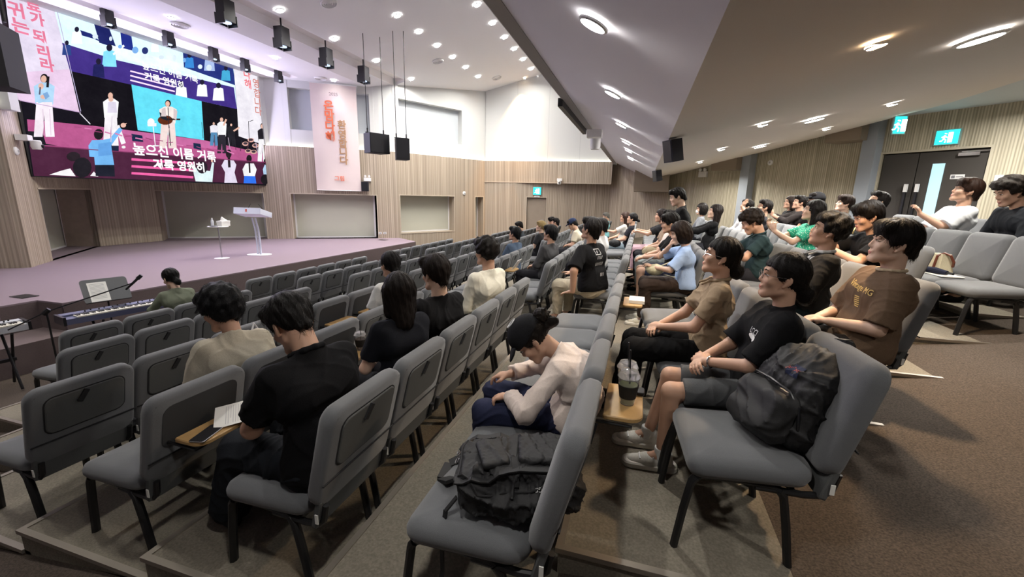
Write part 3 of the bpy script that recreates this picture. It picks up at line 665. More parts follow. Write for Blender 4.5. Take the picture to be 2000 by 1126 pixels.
def hair_mat(col):
    k = ('hair', col)
    if k not in SKINS:
        m = MAT('hair', tuple(c*.62 for c in col), .52, .16, noise=(70, .5, 5)); nt = m.node_tree; b = nt.nodes['Principled BSDF']
        tc = nt.nodes.new('ShaderNodeTexCoord'); mp = nt.nodes.new('ShaderNodeMapping'); mp.inputs['Scale'].default_value = (160, 160, 14)
        n = nt.nodes.new('ShaderNodeTexNoise'); n.inputs['Scale'].default_value = 1; n.inputs['Detail'].default_value = 4
        p = nt.nodes.new('ShaderNodeBump'); p.inputs['Strength'].default_value = .8; p.inputs['Distance'].default_value = .004
        nt.links.new(tc.outputs['Object'], mp.inputs[0]); nt.links.new(mp.outputs[0], n.inputs[0]); nt.links.new(n.outputs[0], p.inputs['Height']); nt.links.new(p.outputs[0], b.inputs['Normal'])
        SKINS[k] = m
    return SKINS[k]
EYEW = MAT('eye_white', (.7, .68, .64), .3); EYED = MAT('eye_dark', (.01, .007, .005), .15); BROW = MAT('eyebrow', (.02, .014, .01), .8); LIP = MAT('lip', (.42, .15, .13), .5)
def rotx(a): c, s = math.cos(a), math.sin(a); return np.array([[1, 0, 0], [0, c, -s], [0, s, c]])
def rotz(a): c, s = math.cos(a), math.sin(a); return np.array([[c, -s, 0], [s, c, 0], [0, 0, 1]])
def ik(S, T, a, b, pole):
    S, T, pole = map(lambda q: np.array(q, float), (S, T, pole)); d = T-S; L = min(np.linalg.norm(d), a+b-.004); u = d/np.linalg.norm(d)
    x = (a*a-b*b+L*L)/(2*L); h = math.sqrt(max(a*a-x*x, 1e-6)); pl = pole-u*(pole@u); pl = pl/np.linalg.norm(pl); return S+u*x+pl*h, S+u*L
def hand(Fd, W, dirn, up, s, side, curl=.6, det=1, spread=1.0):
    """W wrist, dirn pointing to the fingers, up = back of hand; side=+1 when the thumb lies on cross(dirn, up)"""
    d = np.array(dirn, float); d /= np.linalg.norm(d); up = np.array(up, float); up -= d*(up@d); up /= np.linalg.norm(up); r = np.cross(d, up)*side
    P = lambda a, b, c: W + (d*a + r*b + up*c)*s
    Fd.cap(P(.0, 0, 0), P(.035, 0, 0), .026*s, .030*s, .012, flat=(up, 1.5))
    Fd.cap(P(.05, .016, 0), P(.055, -.022, 0), .020*s, .018*s, .012, flat=(up, 1.35))
    ln = (.070, .078, .072, .056)
    for i in range(4):
        b0 = .027-.0185*i; L = ln[i]; c = curl*(1+.12*i)
        p = P(.072-.004*abs(i-1), b0, .002); fan = (.12-.09*i)*spread
        a = 0
        for j, (fr, rr) in enumerate(((.45, .0092), (.30, .0084), (.25, .0074))):
            a += c*(.55, .75, .5)[j]; q = p + (d*math.cos(a)+r*fan*(1-j*.3) - up*math.sin(a))*L*fr*s
            Fd.cap(p, q, rr*s, rr*s*.93, .005); p = q
    p = P(.012, .024, -.006); q = P(.040, .050, -.012-.01*curl); Fd.cap(p, q, .0125*s, .0105*s, .012); q2 = P(.068, .054-.012*curl, -.014-.022*curl); Fd.cap(q, q2, .0102*s, .0088*s, .006)
def strands(ho, hm, crown, Rh, hc_, kind, vox, s, seed):
    """loose locks over the hair mass so that its outline is not smooth"""
    me = ho.data; n = len(me.vertices)
    if n < 50: return
    co = np.empty(n*3, np.float32); me.vertices.foreach_get('co', co); co = co.reshape(-1, 3); no = np.empty(n*3, np.float32); me.vertices.foreach_get('normal', no); no = no.reshape(-1, 3)
    rs = np.random.RandomState(seed+5); cnt = 1500 if vox < .008 else (700 if vox < .0105 else 220)
    id_ = rs.randint(0, n, cnt); v = co[id_]; nn = no[id_]
    loc = (v-np.array(hc_)) @ Rh                      # head space
    keep = ~((loc[:, 1] < -.04) & (nn @ Rh[:, 2] < -.3)) & (np.abs(nn).sum(1) > .1) & ((nn*(v-np.array(hc_))).sum(1) > 0)
    v, nn, loc = v[keep], nn[keep], loc[keep]
    down = -Rh[:, 2] if kind not in ('long', 'wavy', 'bob') else np.array([0, 0, -1.])
    d = (v-np.array(crown)); d = d/np.linalg.norm(d, axis=1)[:, None]; lw = {'long': .9, 'wavy': .8, 'bob': .8}.get(kind, .25)
    d = d*(1-lw)+down*lw
    if kind in ('tied', 'bun', 'low_pony'): d = (np.array(hc_)+Rh@np.array([0, .13, -.05 if kind == 'low_pony' else .02])) - v; d /= np.linalg.norm(d, axis=1)[:, None]
    d = d + rs.normal(size=d.shape)*{'curly': .9, 'wavyshort': .45, 'short': .28, 'wavy': .22, 'fringe': .16}.get(kind, .08)
    d = d - nn*(d*nn).sum(1)[:, None]; d /= np.maximum(np.linalg.norm(d, axis=1), 1e-4)[:, None]
    L = {'curly': .028, 'wavyshort': .038, 'short': .034, 'fringe': .045, 'long': .07, 'wavy': .07, 'bob': .05}.get(kind, .045)*s*rs.uniform(.6, 1.3, len(v))
    lift = {'curly': .010, 'wavyshort': .008, 'short': .006, 'wavy': .006, 'fringe': .004}.get(kind, .0015)
    w_ = .0022 if vox < .008 else (.0035 if vox < .0105 else .006)
    sd = np.cross(d, nn); V = []; S = 4
    for k in range(S+1):
        t = k/S; c = v + d*(L*t)[:, None] - nn*((L*t)**2/(2*.095) - lift*t*rs.uniform(.2, 1.3, len(v)) - .0015)[:, None]
        if kind in ('curly', 'wavyshort', 'wavy'): c = c + sd*(np.sin(t*5+seed)*.005)
        w = w_*(1-t*.9)
        V += [c-sd*w/2, c+sd*w/2]
    V = np.stack(V, 1).reshape(-1, 3); m_ = len(v); st = 2*(S+1)
    b = (np.arange(m_)*st)[:, None]; F = np.concatenate([b+np.array([[2*k, 2*k+1, 2*k+3, 2*k+2]]) for k in range(S)])
    me2 = bpy.data.meshes.new('hair_strands'); me2.vertices.add(len(V)); me2.vertices.foreach_set('co', V.astype(np.float32).ravel())
    me2.loops.add(len(F)*4); me2.loops.foreach_set('vertex_index', F.astype(np.int32).ravel()); me2.polygons.add(len(F)); me2.polygons.foreach_set('loop_start', np.arange(len(F), dtype=np.int32)*4); me2.polygons.foreach_set('loop_total', np.full(len(F), 4, np.int32))
    me2.update(calc_edges=True); me2.polygons.foreach_set('use_smooth', [True]*len(F)); me2.materials.append(hm)
    o = bpy.data.objects.new('hair_strands', me2); COL.objects.link(o); o.parent = ho; o['kind'] = 'stuff'
def person(label, X, Y, row, rot=0.0, vox=.012, sex='m', s=1.0, lean=-6, bend=0, hy=0, hp=0, hair='short', hc=(.012, .009, .008), skin=0,
           top=((.02, .02, .02), 'plain', 'short'), bot=((.02, .02, .025), 'plain', 'long'), lh=(.05, -.25, .66), rh=(-.05, -.27, .66), lpole=(.8, .3, -.7), rpole=(-.8, .3, -.7),
           knees=((.12, -.46), (-.12, -.46)), feet=((.13, -.50), (-.13, -.50)), shoes=(.02, .02, .02), legs=True, glasses=False, mask=False, cap=None, standing=False,
           collar=False, hdir=((.0, -1, -.25), (.0, -1, -.25)), hup=((0, -.2, 1), (0, -.2, 1)), curl=.7, group=None, vest=None, lowfloor=None, hs=1.07, skirt=False, kz=.50, jacket=None, seat=.47, hl=None, z0=None, twist=0):
    z = ZT[row] if z0 is None else z0
    e = empty('person', (X, Y, z), -(PI/2)+math.radians(-rot), label, 'person', group)
    sw = .188 if sex == 'm' else .162; W = 1.10 if sex == 'm' else .98
    ph = .095*s+seat-.02 if not standing else .93*s
    hip = np.array([0, 0, ph]); Rl = rotz(math.radians(twist)) @ rotx(math.radians(lean)); Rb = Rl @ rotx(math.radians(bend))
    # positive lean tips the trunk forward (towards -y)
    ab = hip + Rl @ np.array([0, 0, .20*s]); tw = lambda x, y, zz: ab + Rb @ np.array([x, y, zz])*s
    lw = lambda x, y, zz: hip + Rl @ np.array([x, y, zz])*s
    chest = tw(0, 0, .15); neck0 = tw(0, .015, .30); 
    Rh = rotz(math.radians(hy)) @ rotx(math.radians(hp)); hn = neck0 + (Rb @ np.array([0, -.012, .022]))*s
    hcn = hn + (Rh @ np.array([0, -.02, .125]))*s*hs
    H = lambda x, y, zz: hcn + Rh @ np.array([x, y, zz])*s*hs
    SL, SR = tw(sw, .0, .228), tw(-sw, .0, .228)
    ua, fa = .285*s, .25*s
    EL, WL = ik(SL, lh, ua, fa, lpole); ER, WR = ik(SR, rh, ua, fa, rpole)
    kn, ft = [], []
    for i, sx in enumerate((1, -1)):
        hp_ = hip + np.array([.085*sx*s, -.02, -.015])
        if standing: K = hp_+np.array([.01*sx, -.02, -.43*s]); A = K+np.array([0, .02, -.42*s])
        else:
            K = np.array([knees[i][0], knees[i][1], kz]); A = np.array([feet[i][0], feet[i][1], .085]) + np.array([0, .05, 0])
            if lowfloor is not None: A[2] += lowfloor
        kn.append((hp_, K)); ft.append(A)
    far = vox > .0135
    # --- body (skin), one surface
    B = Field(vox); sk = SK[skin]
    B.cap(lw(-.06, 0, 0), lw(.06, 0, 0), .10*s*W, None, .03).cap(lw(-.05, 0, .13), lw(.05, 0, .13), .085*s*W, None, .06).cap(tw(-.085*W, 0, .12), tw(.085*W, 0, .12), .082*s*W, None, .05)
    B.cap(tw(-.11*W, 0, .205), tw(.11*W, 0, .205), .050*s, None, .04)
    B.cap(neck0-(Rb@np.array([0, 0, .03])), hn+(Rh@np.array([0, .012, .06]))*s, .054*s*W, .050*s*W, .03)
    for S_, E_, W_ in ((SL, EL, WL), (SR, ER, WR)):
        B.cap(S_, E_, .042*s*W, .039*s*W, .02); B.cap(E_, W_, .040*s*W, .026*s*W, .015)
    for (h_, K), A in zip(kn, ft):
        B.cap(h_, K, .078*s*W, .054*s*W, .03)
        if legs: B.cap(K, A, .052*s*W, .034*s*W, .02); c_ = K+(A-K)*.3+np.array([0, .018, 0]); B.cap(K+(A-K)*.12+np.array([0, .012, 0]), c_, .048*s*W, .048*s*W, .02); B.cap(A, A+np.array([0, -.10, -.04]), .034*s, .03*s, .02)
    # head
    B.ell(H(0, .012, .035), np.array([.076, .094, .088])*s*hs, Rh, .02); B.ell(H(0, -.022, -.040), np.array([.058, .068, .074])*s*hs, Rh, .03)
    B.cap(H(-.018, -.070, -.093), H(.018, -.070, -.093), .020*s*hs, None, .022)
    if not far:
        B.cap(H(0, -.082, .012), H(0, -.098, -.024), .0070*s*hs, .0098*s*hs, .010); B.cap(H(-.010, -.090, -.030), H(.010, -.090, -.030), .0075*s*hs, None, .008)
        B.cap(H(-.036, -.076, .026), H(.036, -.076, .026), .0105*s*hs, None, .016)
        for sx in (-1, 1):
            B.ell(H(.040*sx, -.062, -.026), np.array([.022, .020, .020])*s*hs, Rh, .02)
            B.ell(H(.077*sx, .014, -.008), np.array([.008, .017, .027])*s*hs, Rh @ rotz(-.3*sx), .008); B.cap(H(.074*sx, .006, -.03), H(.07*sx, -.002, -.042), .009*s, None, .006)
            B.cap(H(.047*sx, .0, -.07), H(.018*sx, -.07, -.098), .014*s*hs, None, .02)
        B.cap(H(-.019, -.086, -.056), H(.019, -.086, -.056), .0075*s*hs, None, .006); B.cap(H(-.015, -.085, -.069), H(.015, -.085, -.069), .0078*s*hs, None, .006)
    else:
        B.cap(H(0, -.084, .008), H(0, -.094, -.026), .009*s, .011*s, .012)
        for sx in (-1, 1): B.ell(H(.080*sx, .012, -.010), np.array([.011, .019, .028])*s*hs, Rh, .01)
    if not legs: pass
    for sx, W_, E_, dd_, uu_ in ((1, WL, EL, hdir[0], hup[0]), (-1, WR, ER, hdir[1], hup[1])):
        dd2 = np.array(dd_, float)
        dr = np.cross(dd2, uu_)
        hand(B, W_+dd2/np.linalg.norm(dd2)*.012, dd_, uu_, s*1.0, 1 if dr[0]*sx < 0 else -1, curl)
    body = B.build('body', sk, e)
    # --- face bits
    if not far:
        for sx in (-1, 1):
            c = H(.031*sx, -.0765, .004); T4 = Matrix.Translation(Vector(c)) @ Matrix([list(r_) for r_ in Rh]).to_4x4()
            m = MB(); m.lathe([(.002, -.006), (.011, -.004), (.013, 0), (.011, .004), (.002, .006)], 10, T4 @ Matrix.Diagonal((1, .8, .50, 1))); ey = m.build('eye', EYEW, e, True)
            m = MB(); m.lathe([(.001, -.001), (.0055, 0), (.001, .001)], 10, T4 @ TR(0, -.0098, 0, PI/2)); m.build('iris', EYED, ey, True)
            m = MB(); m.tube([H(.019*sx, -.0872, .006), H(.031*sx, -.0875, .011), H(.042*sx, -.0825, .007)], .0017); m.build('eyelid', BROW, ey, True)
            m = MB(); m.tube([H(.014*sx, -.0885, .026), H(.032*sx, -.087, .032), H(.048*sx, -.0765, .027)], [.003, .0035, .002]); m.build('eyebrow', BROW, e, True)
        m = MB(); m.tube([H(-.02, -.0895, -.060), H(-.008, -.0928, -.060), H(.008, -.0928, -.060), H(.02, -.0895, -.060)], .0042); m.build('upper_lip', LIP, e, True); m = MB(); m.tube([H(-.016, -.089, -.067), H(0, -.0918, -.068), H(.016, -.089, -.067)], .0046); m.build('lower_lip', LIP, e, True)
    if glasses:
        m = MB()
        for sx in (-1, 1):
            c = np.array([.033*sx, -.098, .002]); m.tube([H(c[0]+.022*math.cos(a), c[1], c[2]+.018*math.sin(a)) for a in np.linspace(0, 2*PI, 15)], .0014 if not far else .0022, 5, False)
            m.tube([H(.055*sx, -.096, .006), H(.077*sx, -.06, .006), H(.084*sx, .0, .004)], .0013 if not far else .0022, 5)
        m.tube([H(-.011, -.098, .005), H(.011, -.098, .005)], .0014, 5); m.build('glasses', M['steel'] if glasses == 'thin' else M['black'], e)
    if mask:
        q = Field(max(vox*.8, .006)); q.ell(H(0, -.052, -.045), np.array([.056, .058, .050])*s*hs, Rh, .01, [(H(0, -.055, 0), tuple(Rh @ np.array([0, 1, 0])))]); q.build('face_mask', fabric_mat(mask), e)
    # --- hair
    hm = hair_mat(hc); ih = np.linalg.inv(Rh)
    def hair_disp(amp, fr, curly=False):
        def f(X, Y, Z):
            q0 = [(X-hcn[0]), (Y-hcn[1]), (Z-hcn[2])]; x, y, zz = [ih[i, 0]*q0[0]+ih[i, 1]*q0[1]+ih[i, 2]*q0[2] for i in range(3)]
            if curly: return amp*(np.sin(x*fr)*np.sin(y*fr+1)+np.sin(zz*fr*1.1+x*40)*np.sin(y*fr*.8))
            an = np.arctan2(x, -y+.02); return amp*(np.sin(an*fr+zz*25)+.7*np.sin(an*fr*2.3+zz*60+1)+.5*np.sin(zz*90+an*9))
        return f
    hv = max(vox*.85, .006)
    if hair:
        h = Field(hv, hair_disp(.0022, 16) if hair not in ('curly', 'wavyshort') else hair_disp(.0055, 85, True))
        side = -.030; front = .052; back = -.075
        if hair in ('fringe',): front = .028; side = -.012
        if hair in ('bob', 'long', 'wavy', 'tied', 'bun', 'low_pony'): front = .050; side = -.06
        R0 = (.086, .104, .097) if hair not in ('curly', 'bob', 'wavyshort', 'fringe') else ((.098, .115, .110) if hair != 'fringe' else (.091, .108, .103))
        if hair == 'buzz': R0 = (.082, .101, .094)
        h.ell(H(0, .016, .036), np.array(R0)*s*hs, Rh, .015)
        if hair in ('short', 'fringe', 'wavyshort', 'curly'): h.cap(H(-.05, -.055, .085), H(.05, -.055, .085), .035*s*hs, None, .03)
        if hair in ('short', 'fringe'): h.cap(H(0, .07, -.02), H(0, .085, -.055), .05*s*hs, .034*s*hs, .03)
        if hair == 'curly': h.ell(H(0, .035, .02), np.array([.105, .105, .115])*s*hs, Rh, .03); back = -.11
        if hair == 'bob':
            h.ell(H(0, .03, -.02), np.array([.102, .098, .12])*s*hs, Rh, .03); back = -.135; side = -.115
        if hair in ('long', 'wavy'):
            ln_ = hl or .27
            h.cap(H(0, .055, .0), H(0, .065, -ln_), .088*s*hs, .072*s, .04, flat=(Rh@np.array([0, 1, 0]), 1.6))
            for sx in (-1, 1): h.cap(H(.07*sx, .015, .02), H(.075*sx, .02, -ln_+.05), .034*s*hs, .030*s, .03)
            back = -ln_-.05; side = -ln_
        if hair == 'tied': h.cap(H(0, .095, -.01), H(0, .15, -.03), .028*s, .03*s, .02)
        if hair == 'bun': h.ell(H(0, .125, .0), (.04*s, .036*s, .04*s), None, .012)
        if hair == 'low_pony': h.ell(H(0, .115, -.085), (.036*s, .04*s, .044*s), None, .012); h.cap(H(0, .07, -.03), H(0, .11, -.07), .05*s, .03*s, .03); back = -.17
        HS = s*hs
        def carve(G, X, Y, Z):
            q0 = [(X-hcn[0]), (Y-hcn[1]), (Z-hcn[2])]; x, y, zz = [(ih[i, 0]*q0[0]+ih[i, 1]*q0[1]+ih[i, 2]*q0[2])/HS for i in range(3)]
            ys = [-.2, -.075, -.045, -.035, .005, .012, .035, .045, .2]
            zsf = [front, front, front-.01, max(side, -.012) if hair not in ('bob', 'long', 'wavy') else side, max(side, -.012) if hair not in ('bob', 'long', 'wavy') else side, side, side if side < -.05 else .0, back, back]
            if hair in ('long', 'wavy', 'bob'): ys = [-.2, -.078, -.052, -.046, 0, .01, .02, .03, .2]
            zl = np.interp(y, ys, zsf)+.004*np.sin(x*180)
            return np.maximum(G, (zl-zz)*.7*HS)
        if cap: pass
        ho = h.build('hair', hm, e, carve)
        strands(ho, hm, Vector(H(0, .03, .14)), Rh, hcn, hair, vox, s*hs, int(abs(X*7+Y*11)))
    if cap:
        c = Field(hv); c.ell(H(0, .010, .050), np.array([.095, .112, .092])*s*hs, Rh, .01, [(H(0, 0, .030), tuple(Rh @ np.array([0, .12, -1])))])
        cp = c.build('cap', fabric_mat(cap), e)
        c = Field(hv); c.cap(H(-.038, -.115, .040), H(.038, -.115, .040), .050*s*hs, None, .01, flat=(Rh@np.array([0, -.35, 1]), 5.0)); c.build('cap_brim', fabric_mat(cap), e)
    # --- shirt
    tc_, tk, tl = top; v2 = vox; sm = fabric_mat(tc_, tk)
    sh = Field(v2, folds((.008 if tl != 'loose' else .006) if vox < .012 else .005, 10, int(abs(X*31+Y*17)) % 97, .6)); ad = .018*s if tl != 'loose' else .032*s
    bot_pt = lw(0, 0, -.05); cl = [(bot_pt, tuple(-(Rl@np.array([0, 0, 1.])))), (tw(0, 0, .284), tuple(Rb@np.array([0, -.30, 1.])))]
    sh.cap(lw(-.075, 0, .0), lw(.075, 0, .0), .105*s*W+ad, None, .03, cl[:1]); sh.cap(lw(-.055, 0, .13), lw(.055, 0, .13), .095*s*W+ad, None, .06); sh.cap(tw(-.09*W, 0, .13), tw(.09*W, 0, .13), .096*s*W+ad*.8, None, .06)
    sh.cap(tw(-.125*W, .0, .212), tw(.125*W, .0, .212), .056*s+ad*.4, None, .05, [cl[1]])
    for sx in (-1, 1): sh.cap(tw(.03*sx, .012, .272), tw(.13*sx*W, .004, .238), .038*s, .036*s+ad*.3, .04, [cl[1]])
    
    sh.cap(tw(0, .012, .25), tw(0, .012, .30), .062*s*W, .060*s*W, .03, [(tw(0, .012, .290), tuple(Rb@np.array([0, -.42, 1.])))])
    for S_, E_, W_ in ((SL, EL, WL), (SR, ER, WR)):
        ds = (E_-S_)/np.linalg.norm(E_-S_)
        if tl in ('short', 'loose'):
            f_ = .72 if tl == 'short' else .9
            c_ = S_+(E_-S_)*f_; sh.cap(S_, S_+(E_-S_)*(f_+.1), .050*s*W+ad*.35, .054*s*W+ad*.8, .035, [(c_, tuple(ds))])
        else:
            sh.cap(S_, E_, .050*s*W+ad*.45, .046*s*W+ad*.5, .035); d2 = (W_-E_)/np.linalg.norm(W_-E_); f_ = .55 if tl == 'mid' else .93
            sh.cap(E_, E_+(W_-E_)*(f_+.08), .050*s*W+ad*.5, .038*s*W+ad*.5, .02, [(E_+(W_-E_)*f_, tuple(d2))])
    so = sh.build('jacket' if jacket else 'shirt', sm, e)
    if collar:
        c = Field(max(vox*.8, .006)); 
        pts = [tw(.066*math.sin(a)*W, .012-.062*math.cos(a), .302-.012*math.cos(a)) for a in np.linspace(.35, 2*PI-.35, 9)]
        for a_, b_ in zip(pts[:-1], pts[1:]): c.cap(a_, b_, .013*s, None, .008)
        for sx in (-1, 1): c.cap(pts[0 if sx > 0 else -1], tw(.045*sx, -.105, .262), .010, .008, .008)
        c.build('collar', fabric_mat(collar) if isinstance(collar, tuple) else sm, e)
    # --- trousers / shorts / skirt
    bc, bk, bl = bot; pm = fabric_mat(bc, bk); pt = Field(v2, folds(.009, 10, 3+int(abs(Y*13)) % 50)); w_ = 1.28 if bl == 'wide' else 1.08
    pt.cap(hip+np.array([-.075, .0, -.02])*s, hip+np.array([.075, 0, -.02])*s, .108*s*W+.008, None, .03)
    for (h_, K), A in zip(kn, ft):
        if bl == 'shorts':
            d_ = (K-h_)/np.linalg.norm(K-h_); pt.cap(h_, K, .090*s*W, .078*s*W, .03, [(h_+(K-h_)*.86, tuple(d_))])
        else:
            pt.cap(h_, K, .088*s*W, .068*s*W*w_, .03)
            d_ = (A-K)/np.linalg.norm(A-K); f_ = .93 if bl != 'crop' else .6
            pt.cap(K, K+(A-K)*(f_+.1), .064*s*W*w_, (.052 if bl != 'wide' else .085)*s*W, .02, [(K+(A-K)*f_, tuple(d_))])
    if legs or bl == 'shorts' or True: pt.build('shorts' if bl == 'shorts' else 'trousers', pm, e)
    # --- shoes
    if legs:
        for A in ft:
            bs = s*(1.22 if shoes[0] > .3 else 1.0); q = Field(max(vox*.8, .007)); b0 = np.array([A[0], A[1]+.025, A[2]-.048]); 
            q.cap(b0, b0+np.array([0, -.10, -.0]), .036*bs, .040*bs, .02, [((0, 0, A[2]-.085), (0, 0, -1))]).cap(b0+np.array([0, -.10, -.004]), b0+np.array([0, -.175, -.010]), .040*bs, .032*bs, .02, [((0, 0, A[2]-.085), (0, 0, -1))])
            q.cap(b0+np.array([0, .0, .02]), b0+np.array([0, .0, .045]), .036*bs, .036*bs, .02)
            so_ = q.build('shoe', fabric_mat(shoes), e)
            if vox < .009 and shoes[0] > .3:
                m = MB(); 
                for j in range(5): m.tube([b0+np.array([-.032, -.045-.024*j, .040-.004*j]), b0+np.array([0, -.05-.024*j, .056-.005*j]), b0+np.array([.032, -.045-.024*j, .040-.004*j])], .0042)
                m.build('laces', M['wplas'], so_)
                m = MB(); m.pad(.108, .31, [(.006, 0), (0, .008), (.002, .028), (.010, .036)], .045, TR(b0[0], b0[1]-.085, A[2]-.084)); m.build('sole', MAT('rubber_sole', (.55, .53, .47), .6), so_, True)
    return e, dict(WL=WL, WR=WR, EL=EL, ER=ER, hip=hip, hcn=hcn, H=H, tw=tw, lw=lw, kn=kn, ft=ft, SL=SL, SR=SR, Rb=Rb, Rh=Rh)
# ---------------------------------------------------------------- the people in the seats
from mathutils.bvhtree import BVHTree
BLK_ = ((.014, .014, .015), 'plain')
def T_(c, sl='short', k='plain'): return (c, k, sl)
JEANS = ((.30, .38, .44), 'denim', 'long'); DKP = ((.018, .018, .02), 'plain', 'long')
def child_of(e, name): return [c for c in e.children if c.name.split('.')[0] == name][0]
def decal(body, size, mat, surf, org, d, right, parent, extr=.0055, name='print'):
    """flat lettering laid on a garment: every point is dropped along d onto the cloth"""
    o = textmesh(body, size, mat, name, Matrix.Identity(4), parent, 0)
    bm = bmesh.new(); bm.from_mesh(o.data); bmesh.ops.triangulate(bm, faces=bm.faces); bmesh.ops.subdivide_edges(bm, edges=[e for e in bm.edges if e.calc_length() > size*.25], cuts=2)
    t = BVHTree.FromObject(surf, bpy.context.evaluated_depsgraph_get()); d = Vector(d).normalized(); r = Vector(right); r = (r-d*r.dot(d)).normalized(); u = r.cross(d); 
    for v in bm.verts:
        p = Vector(org) + r*v.co.x + u*v.co.y; h = t.ray_cast(p-d*.3, d)
        v.co = (h[0] if h[0] else p) - d*extr
    bm.to_mesh(o.data); bm.free(); return o
def decal_poly(polys, mat, surf, org, d, right, parent, name='print'):
    bm = bmesh.new(); 
    for P in polys: bm.faces.new([bm.verts.new((x, y, 0)) for x, y in P])
    bmesh.ops.triangulate(bm, faces=bm.faces)
    for _ in range(2): bmesh.ops.subdivide_edges(bm, edges=[e for e in bm.edges if e.calc_length() > .015], cuts=1)
    bmesh.ops.triangulate(bm, faces=bm.faces)
    t = BVHTree.FromObject(surf, bpy.context.evaluated_depsgraph_get()); d = Vector(d).normalized(); r = Vector(right); r = (r-d*r.dot(d)).normalized(); u = r.cross(d)
    for v in bm.verts:
        p = Vector(org) + r*v.co.x + u*v.co.y; h = t.ray_cast(p-d*.3, d); v.co = (h[0] if h[0] else p) - d*.003
    me = bpy.data.meshes.new(name); bm.to_mesh(me); bm.free(); me.materials.append(mat); o = bpy.data.objects.new(name, me); COL.objects.link(o); o.parent = parent; return o
PRW = MAT('white_print', (.65, .65, .65), .7); PRY = MAT('yellow_print', (.68, .48, .16), .7); PRR = MAT('red_print', (.55, .12, .10), .7); PRB = MAT('blue_patch', (.012, .018, .05), .7)
N_ = .0062
polo, I = person('man in black polo shirt and dark jeans looking down at a paper sheet', -1.36, 1.50, 'C', vox=N_, lean=2, bend=14, hp=40, hy=-6, hair='fringe', hc=(.012, .010, .009),
    top=T_((.0045, .0045, .0055)), collar=True, bot=((.012, .014, .018), 'denim', 'wide'), lh=(.09, -.40, .60), rh=(-.10, -.40, .66), knees=((.15, -.46), (-.13, -.47)), feet=((.17, -.66), (-.10, -.60)), rot=12, hdir=((-.3, -1, .05), (.2, -1, .1)), hup=((.5, 0, .9), (-.5, 0, .9)), curl=.85, s=1.03)
hat, Ih = person('woman in black baseball cap and cream crinkled blouse slumped asleep over her lap', -.28, 2.08, 'B', vox=N_, sex='f', s=.90, lean=-38, bend=88, hp=54, hy=16, hair='tied', hc=(.018, .013, .010), cap=(.012, .012, .014),
    top=T_((.70, .60, .54), 'long', 'crinkle'), bot=((.020, .024, .055), 'denim', 'wide'), lh=(.10, -.30, .62), rh=(-.08, -.36, .66), lpole=(1, .2, -.3), rpole=(-1, 0, -.4), knees=((.10, -.44), (-.14, -.46)), feet=((.10, -.46), (-.12, -.52)), skin=0)
q = Field(.0065, lambda X, Y, Z: .004*np.sin(X*300)*np.sin(Z*260)+.003*np.sin(Y*350)); c_ = Ih['H'](0, .135, .045); q.ell(c_, (.040, .040, .040)); q.cap(c_, c_+np.array([.01, .03, .05]), .008, .004); q.cap(c_, c_+np.array([-.03, .05, .02]), .007, .003); q.build('hair_bun', hair_mat((.018, .013, .010)), hat)
m = MB(); 
for k in range(2): m.tube([Vector(Ih['H'](.030*math.cos(a)*(1-.35*k), .004+.030*math.sin(a)*(1-.35*k), .144)) for a in np.linspace(0, 6.283, 15)], .0022, 5, False)
m.build('cap_emblem', PRW, hat)
glass, Ig = person('young woman in wire glasses, black t-shirt and denim shorts beside the backpack', .67, 2.42, 'A', vox=N_, sex='f', lean=-8, bend=2, hp=-4, hy=-8, hair='low_pony', hc=(.013, .010, .009), glasses='thin', skin=0, s=.93,
    top=T_((.0045, .0045, .0055), 'loose'), bot=((.085, .088, .092), 'denim', 'shorts'), lh=(.02, -.27, .66), rh=(-.05, -.29, .64), knees=((.10, -.44), (-.12, -.42)), feet=((.06, -.50), (-.16, -.56)), shoes=(.62, .60, .54), rot=-3, hdir=((-.9, -.35, .05), (.9, -.35, 0)), hup=((0, -.6, .8), (0, -.6, .8)))
sf = child_of(glass, 'shirt'); o_ = Ig['tw'](.075, -.08, .15); 
decal('LCCI', .042, PRW, sf, o_, (-.25, 1, 0), (1, .2, 0), glass); decal_poly([[(.052*math.cos(a), .016*math.sin(a)-.03) for a in np.linspace(0, 6.1, 16)] + [(.046*math.cos(a), .011*math.sin(a)-.03) for a in np.linspace(6.1, 0, 16)]] + [[(-.035, -.027-.006*k), (.035, -.027-.006*k), (.035, -.030-.006*k), (-.035, -.030-.006*k)] for k in range(2)], PRW, sf, o_, (-.25, 1, 0), (1, .2, 0), glass)
for j in (0, 1):
    for A in (Ig['ft'][j],):
        q = Field(.007); q.cap(A+np.array([0, 0, -.01]), A+np.array([0, 0, .055]), .041, .038, .01, [(A+np.array([0, 0, .05]), (0, 0, 1))]); q.build('sock', fabric_mat((.6, .6, .58)), glass)
m = MB(); W_ = Vector(Ig['WL']); dw = (Vector(Ig['EL'])-W_).normalized(); a_ = dw.orthogonal().normalized(); b_ = dw.cross(a_)
m.tube([W_+dw*.028+(a_*math.cos(t)+b_*math.sin(t))*.029 for t in np.linspace(0, 6.283, 17)], .0065, 6, False); m.build('wristwatch', M['steel'], glass, True)
beige, Ib = person('woman in brown linen short-sleeved shirt and black trousers looking up at the screen', .50, 3.02, 'A', vox=.0068, sex='f', lean=-4, bend=2, hp=-8, hy=-10, hair='low_pony', hc=(.012, .009, .008), glasses='thin', skin=0, s=.95,
    top=T_((.27, .20, .13), 'short'), collar=True, bot=((.004, .004, .0045), 'plain', 'wide'), lh=(.02, -.30, .66), rh=(-.06, -.32, .64), knees=((.08, -.48), (-.16, -.47)), feet=((.02, -.56), (-.16, -.58)), hdir=((-.8, -.6, 0), (.8, -.5, 0)), hup=((0, -.3, 1), (0, -.3, 1)), rot=-3)
